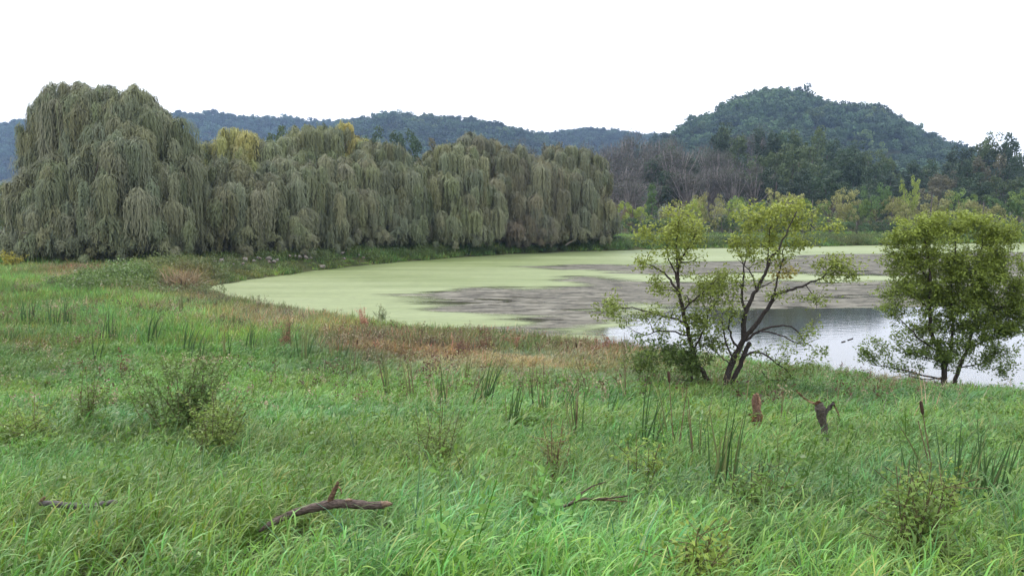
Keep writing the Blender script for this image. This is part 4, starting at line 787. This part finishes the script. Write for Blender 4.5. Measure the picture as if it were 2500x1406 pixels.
def weed_tuft(rs, ns=7, h=(.5, .9), leaf=(.05, .09), rad=.3, spread=.05, tuftn=22, stem=(.8, .55, .4)):
    mb = MB()
    for i in range(ns):
        b = np.array([rs.normal() * rad, rs.normal() * rad, -.05]); H = rs.uniform(*h); tp = b + [rs.normal() * .12 + .05, rs.normal() * .1, H]
        mb.tube([b, (b + tp) / 2 + rs.normal(size=3) * .02, tp], [.005, .004, .003], 3, col=stem)
        n = tuftn; f = rs.rand(n) ** .7; C = b + (tp - b) * f[:, None] + rs.normal(size=(n, 3)) * spread
        V, Fq = leaves(C, rs.normal(size=(n, 3)) * .7 + [0, 0, .6], rs.uniform(*leaf, n), rs.uniform(leaf[0] * .5, leaf[1] * .5, n), rs); mb.add(V, Fq, col=np.repeat(rs.uniform(.7, 1.3, (n, 1)) * [1, 1, 1], 4, 0))
    F3 = np.vstack(mb.F[3]); F4 = np.vstack(mb.F[4]); return np.vstack(mb.V), [F3, F4], np.vstack(mb.C)
c_near = tuft_coll('grass_near', 9, lambda r: joined(reed_tuft(r, 13, .22, .22, .48, .10, .24, .007, .015, 4), blade_tuft(r, 9, .2, .26, .66, .006, .013, 6, .3, 1.5)), 900)
c_mid = tuft_coll('grass_mid', 8, lambda r: joined(reed_tuft(r, 14, .32, .22, .5, .14, .30, .013, .026, 3), blade_tuft(r, 7, .3, .3, .66, .012, .02, 4, .3, 1.4)), 920)
c_far = tuft_coll('grass_far', 6, lambda r: blade_tuft(r, 34, .5, .35, .7, .03, .055, 3, .2, .6), 940)
c_bank = tuft_coll('grass_bank', 6, lambda r: blade_tuft(r, 34, .8, .35, .8, .07, .13, 2, .1, .6), 960)
c_weed = tuft_coll('weed', 6, lambda r: weed_tuft(r, 6, (.35, .72)), 980)
c_weedb = tuft_coll('weed_bank', 5, lambda r: weed_tuft(r, 9, (.4, .95), (.10, .19), .5, .15, 40), 990)
c_forb = tuft_coll('forb', 6, lambda r: weed_tuft(r, 6, (.25, .55), (.035, .07), .2, .05, 34, (.7, .9, .5)), 1000)

# colour of the plant cover: patches fixed on the ground
GB = np.array([.18, .325, .062])
PATCH = [(1150, 935, 330, 26, (.21, .19, .09), .7), (1450, 945, 220, 22, (.19, .18, .085), .6), (330, 1110, 300, 40, (.07, .14, .05), .7), (1750, 1250, 300, 40, (.10, .19, .085), .5), (1000, 1050, 300, 25, (.08, .15, .05), .6), (150, 930, 200, 30, (.10, .16, .06), .6), (800, 1370, 200, 40, (.11, .21, .10), .5), (2250, 1000, 300, 30, (.08, .16, .07), .5),  # px, py, rx, ry, colour, strength
 (200, 1250, 500, 250, (.11, .20, .04), .6), (1300, 1330, 700, 120, (.10, .19, .06), .5), (2200, 1200, 500, 200, (.08, .17, .055), .6), (900, 900, 500, 90, (.10, .23, .05), .7),
 (300, 1060, 300, 60, (.06, .13, .045), .5), (1350, 1000, 250, 60, (.09, .20, .06), .4), (150, 770, 400, 80, (.09, .17, .055), .5), (2000, 960, 500, 50, (.09, .17, .04), .5), (2450, 960, 150, 60, (.12, .21, .04), .7),
 (700, 780, 190, 32, (.20, .155, .09), .9), (880, 850, 160, 30, (.22, .165, .09), .9), (1080, 880, 220, 45, (.25, .19, .095), 1.), (1350, 900, 220, 30, (.24, .20, .10), .85), (1530, 860, 180, 34, (.15, .11, .06), .9), (1250, 815, 150, 22, (.15, .12, .07), .6), (640, 735, 160, 18, (.12, .12, .06), .7),
 (200, 660, 170, 14, (.22, .18, .10), .9), (450, 690, 70, 30, (.25, .17, .09), .9), (560, 650, 150, 30, (.13, .12, .055), .7), (60, 850, 120, 40, (.17, .17, .06), .5), (1560, 920, 150, 30, (.17, .18, .07), .6), (500, 720, 100, 25, (.18, .15, .08), .7),
 (1000, 615, 250, 14, (.07, .13, .035), .7), (1400, 600, 300, 10, (.075, .13, .035), .7), (2000, 590, 500, 10, (.11, .15, .055), .7), (760, 645, 120, 14, (.12, .14, .04), .7), (80, 900, 200, 60, (.08, .16, .05), .4), (2350, 905, 250, 20, (.12, .12, .05), .5)]
def tones(P, rs):
    px, py = proj(P); x, y = P[:, 0], P[:, 1]; n = len(x)
    c = np.repeat(GB[None], n, 0)
    a = fbm(x * .5, y * .5, 41)[:, None]; b = fbm(x * .18, y * .18, 42)[:, None]
    jx = px + (fbm(x * .4, y * .4, 61) - .5) * 160; jy = py + (fbm(x * .4, y * .4, 62) - .5) * 50
    for qx, qy, rx, ry, cc, st in PATCH:
        w = np.exp(-(((jx - qx) / rx) ** 2 + ((jy - qy) / ry) ** 2))[:, None] * st
        w = np.clip(w * (.6 + .8 * a), 0, 1); cc = np.array(cc) * 1.25; c = c * (1 - w) + np.array(cc) * w
    c = c * (.5 + 1.0 * b) ; c[:, 0:1] *= .75 + .5 * a; c[:, 2:3] *= 1.3 - .6 * a
    return c * rs.uniform(.82, 1.18, (n, 1))
def fan(rs, d0, d1, dens, xm=.64, pad=2.5):
    area = xm * (d1 ** 2 - d0 ** 2) + 2 * pad * (d1 - d0); n = int(area * dens)
    y = np.sqrt(rs.uniform(d0 ** 2, d1 ** 2, n)); x = rs.uniform(-1, 1, n) * (xm * y + pad); return x, y
TRIM = list(TRIM0)
def trim(x, y):
    f = np.ones(len(x))
    for a, b, c, d, v in TRIM: f = np.where((x > a) & (x < b) & (y > c) & (y < d), v, f)
    return f
def grass(name, coll, d0, d1, dens, s0, s1, label, seed, keep=None, nv=6, lean=(.1, .1), tonef=None, zoff=0, cat='grass', pad=2.5):
    rs = np.random.RandomState(seed); x, y = fan(rs, d0, d1, dens, pad=pad); s = pond_s(x, y); k = s > .25
    if keep is not None: k &= keep(x, y, s, rs)
    x, y, s = x[k], y[k], s[k]; z = gz(x, y) + zoff; P = np.stack([x, y, z], 1); n = len(x)
    sc = rs.uniform(s0, s1, n) * (.7 + .6 * fbm(x * .35, y * .35, 71)) * np.interp(s, [0, 5], [.75, 1]) * trim(x, y)
    rot = np.stack([rs.normal(size=n) * lean[1], rs.normal(size=n) * lean[1] + lean[0], rs.uniform(-.9, .9, n)], 1)
    t = tones(P, rs); t = t if tonef is None else tonef(t, rs, x, y)
    scatter(name, P, rot, np.stack([sc, sc, sc], 1), rs.randint(0, nv, n), t, coll, label, cat); print(name, n)
grass('meadow_grass', c_near, 2.6, 13, 26, .75, 1.15, 'lush bright green grass bent to the right filling the foreground slope', 1, nv=9)
grass('meadow_grass', c_mid, 12.5, 33, 12, .75, 1.2, 'green grass on the lower slope behind the fallen branches', 2, nv=8)
c_tall = tuft_coll('grass_tall', 6, lambda r: blade_tuft(r, 9, .13, .55, .95, .010, .017, 6, .22, 1.1), 1020)
grass('tall_grass', c_tall, 2.8, 22, 1.5, .7, 1.15, 'taller dark bluish blades standing out of the foreground grass', 8, keep=lambda x, y, s, rs: fbm(x * .7, y * .7, 97) > .48, tonef=lambda t, rs, x, y: t * np.array([.55, .72, 1.1]))
grass('marsh_grass', c_far, 32, 80, 4.2, .8, 1.3, 'green and straw coloured grass of the flat marsh beside the pond', 3)
nearpond = lambda x, y, s, rs: (s < 26) | (x < 0)
grass('bank_grass', c_bank, 78, 200, 1.3, .9, 1.5, 'green grass bank along the far shore and under the willows', 4, keep=lambda x, y, s, rs: s < 30)
def weedtone(t, rs, x, y):
    rust = np.array([.12, .065, .04]); tan = np.array([.36, .30, .18]); n = len(x); r = rs.rand(n, 1)
    return np.where(r < .3, rust * rs.uniform(.6, 1.4, (n, 1)), np.where(r < .55, tan * rs.uniform(.7, 1.2, (n, 1)), t * 1.0))
BROWN = [(p[0], p[1], p[2] * 1.0, p[3] * 1.1) for p in PATCH[9:15]]
def inbrown(x, y, s, rs):
    px, py = proj(np.stack([x, y, gz(x, y) + .3], 1)); w = 0
    for a, b, c, d in BROWN: w = w + np.exp(-(((px - a) / c) ** 2 + ((py - b) / d) ** 2))
    return rs.rand(len(x)) < np.clip(w * 1.2 * (fbm(x * .5, y * .5, 91) * 2.4 - .85), 0, .75) + .03 + .22 * ((px > 1560) & (py < 965) & (fbm(x * .6, y * .6, 92) > .5))
grass('dock_weeds', c_weed, 17, 62, 4.0, .7, 1.3, 'rust brown dock and tan seed stalks standing in the marsh near the shore', 5, keep=inbrown, tonef=weedtone, cat='weeds')
grass('straw_stalks', tuft_coll('straw', 5, lambda r: blade_tuft(r, 12, .35, .5, 1.0, .010, .022, 3, .1, .5), 1040), 14, 66, 1.6, .7, 1.2, 'scattered dry straw coloured stalks standing in the marsh grass', 9, keep=lambda x, y, s, rs: (fbm(x * .4, y * .4, 99) * (1 + .35 * inbrown(x, y, s, rs)) > .62) & ((x > -.12 * y) | (y > 45)), tonef=lambda t, rs, x, y: np.array([.36, .30, .17]) * rs.uniform(.6, 1.2, (len(x), 1)))
grass('meadow_herbs', c_forb, 3, 40, 2.2, .7, 1.4, 'small broad leaved green herbs growing among the meadow grass', 6, keep=lambda x, y, s, rs: fbm(x * .5, y * .5, 93) > .5, tonef=lambda t, rs, x, y: t * np.array([.95, .9, .8]), cat='herbs')
def banktone(t, rs, x, y):
    n = len(x); g = fbm(x * .3, y * .3, 95)[:, None]; return t * .35 + .65 * (np.array([.05, .09, .03]) * (1 - g) + np.array([.13, .13, .05]) * g) * rs.uniform(.7, 1.3, (n, 1))
grass('bank_weeds', c_weedb, 55, 190, .9, .8, 1.4, 'dark green and yellowish leafy weeds tangled along the far bank', 7, keep=lambda x, y, s, rs: (s < 9) & ((y > 72) | (x < -16)), tonef=banktone, nv=5, cat='weeds')

# ---------------------------------------------------------------- haze
def haze():
    m, t, o = newmat('haze'); v = N_(t, 'ShaderNodeVolumePrincipled'); v.inputs['Color'].default_value = (.46, .65, 1, 1)
    v.inputs['Density'].default_value = .00016; v.inputs['Anisotropy'].default_value = .1; t.links.new(v.outputs[0], o.inputs['Volume'])
    x0, x1, y0, y1, z0, z1 = -4300, 4300, -60, 3500, -12, 330
    V = np.array([[x, y, z] for z in (z0, z1) for x, y in ((x0, y0), (x1, y0), (x1, y1), (x0, y1))], float)
    Fq = np.array([[0, 3, 2, 1], [4, 5, 6, 7], [0, 1, 5, 4], [1, 2, 6, 5], [2, 3, 7, 6], [3, 0, 4, 7]])
    tag(mk('haze', mesh_np('haze', V, Fq, m)), 'thin bluish air in front of the far hills', 'haze', kind='stuff')
haze()
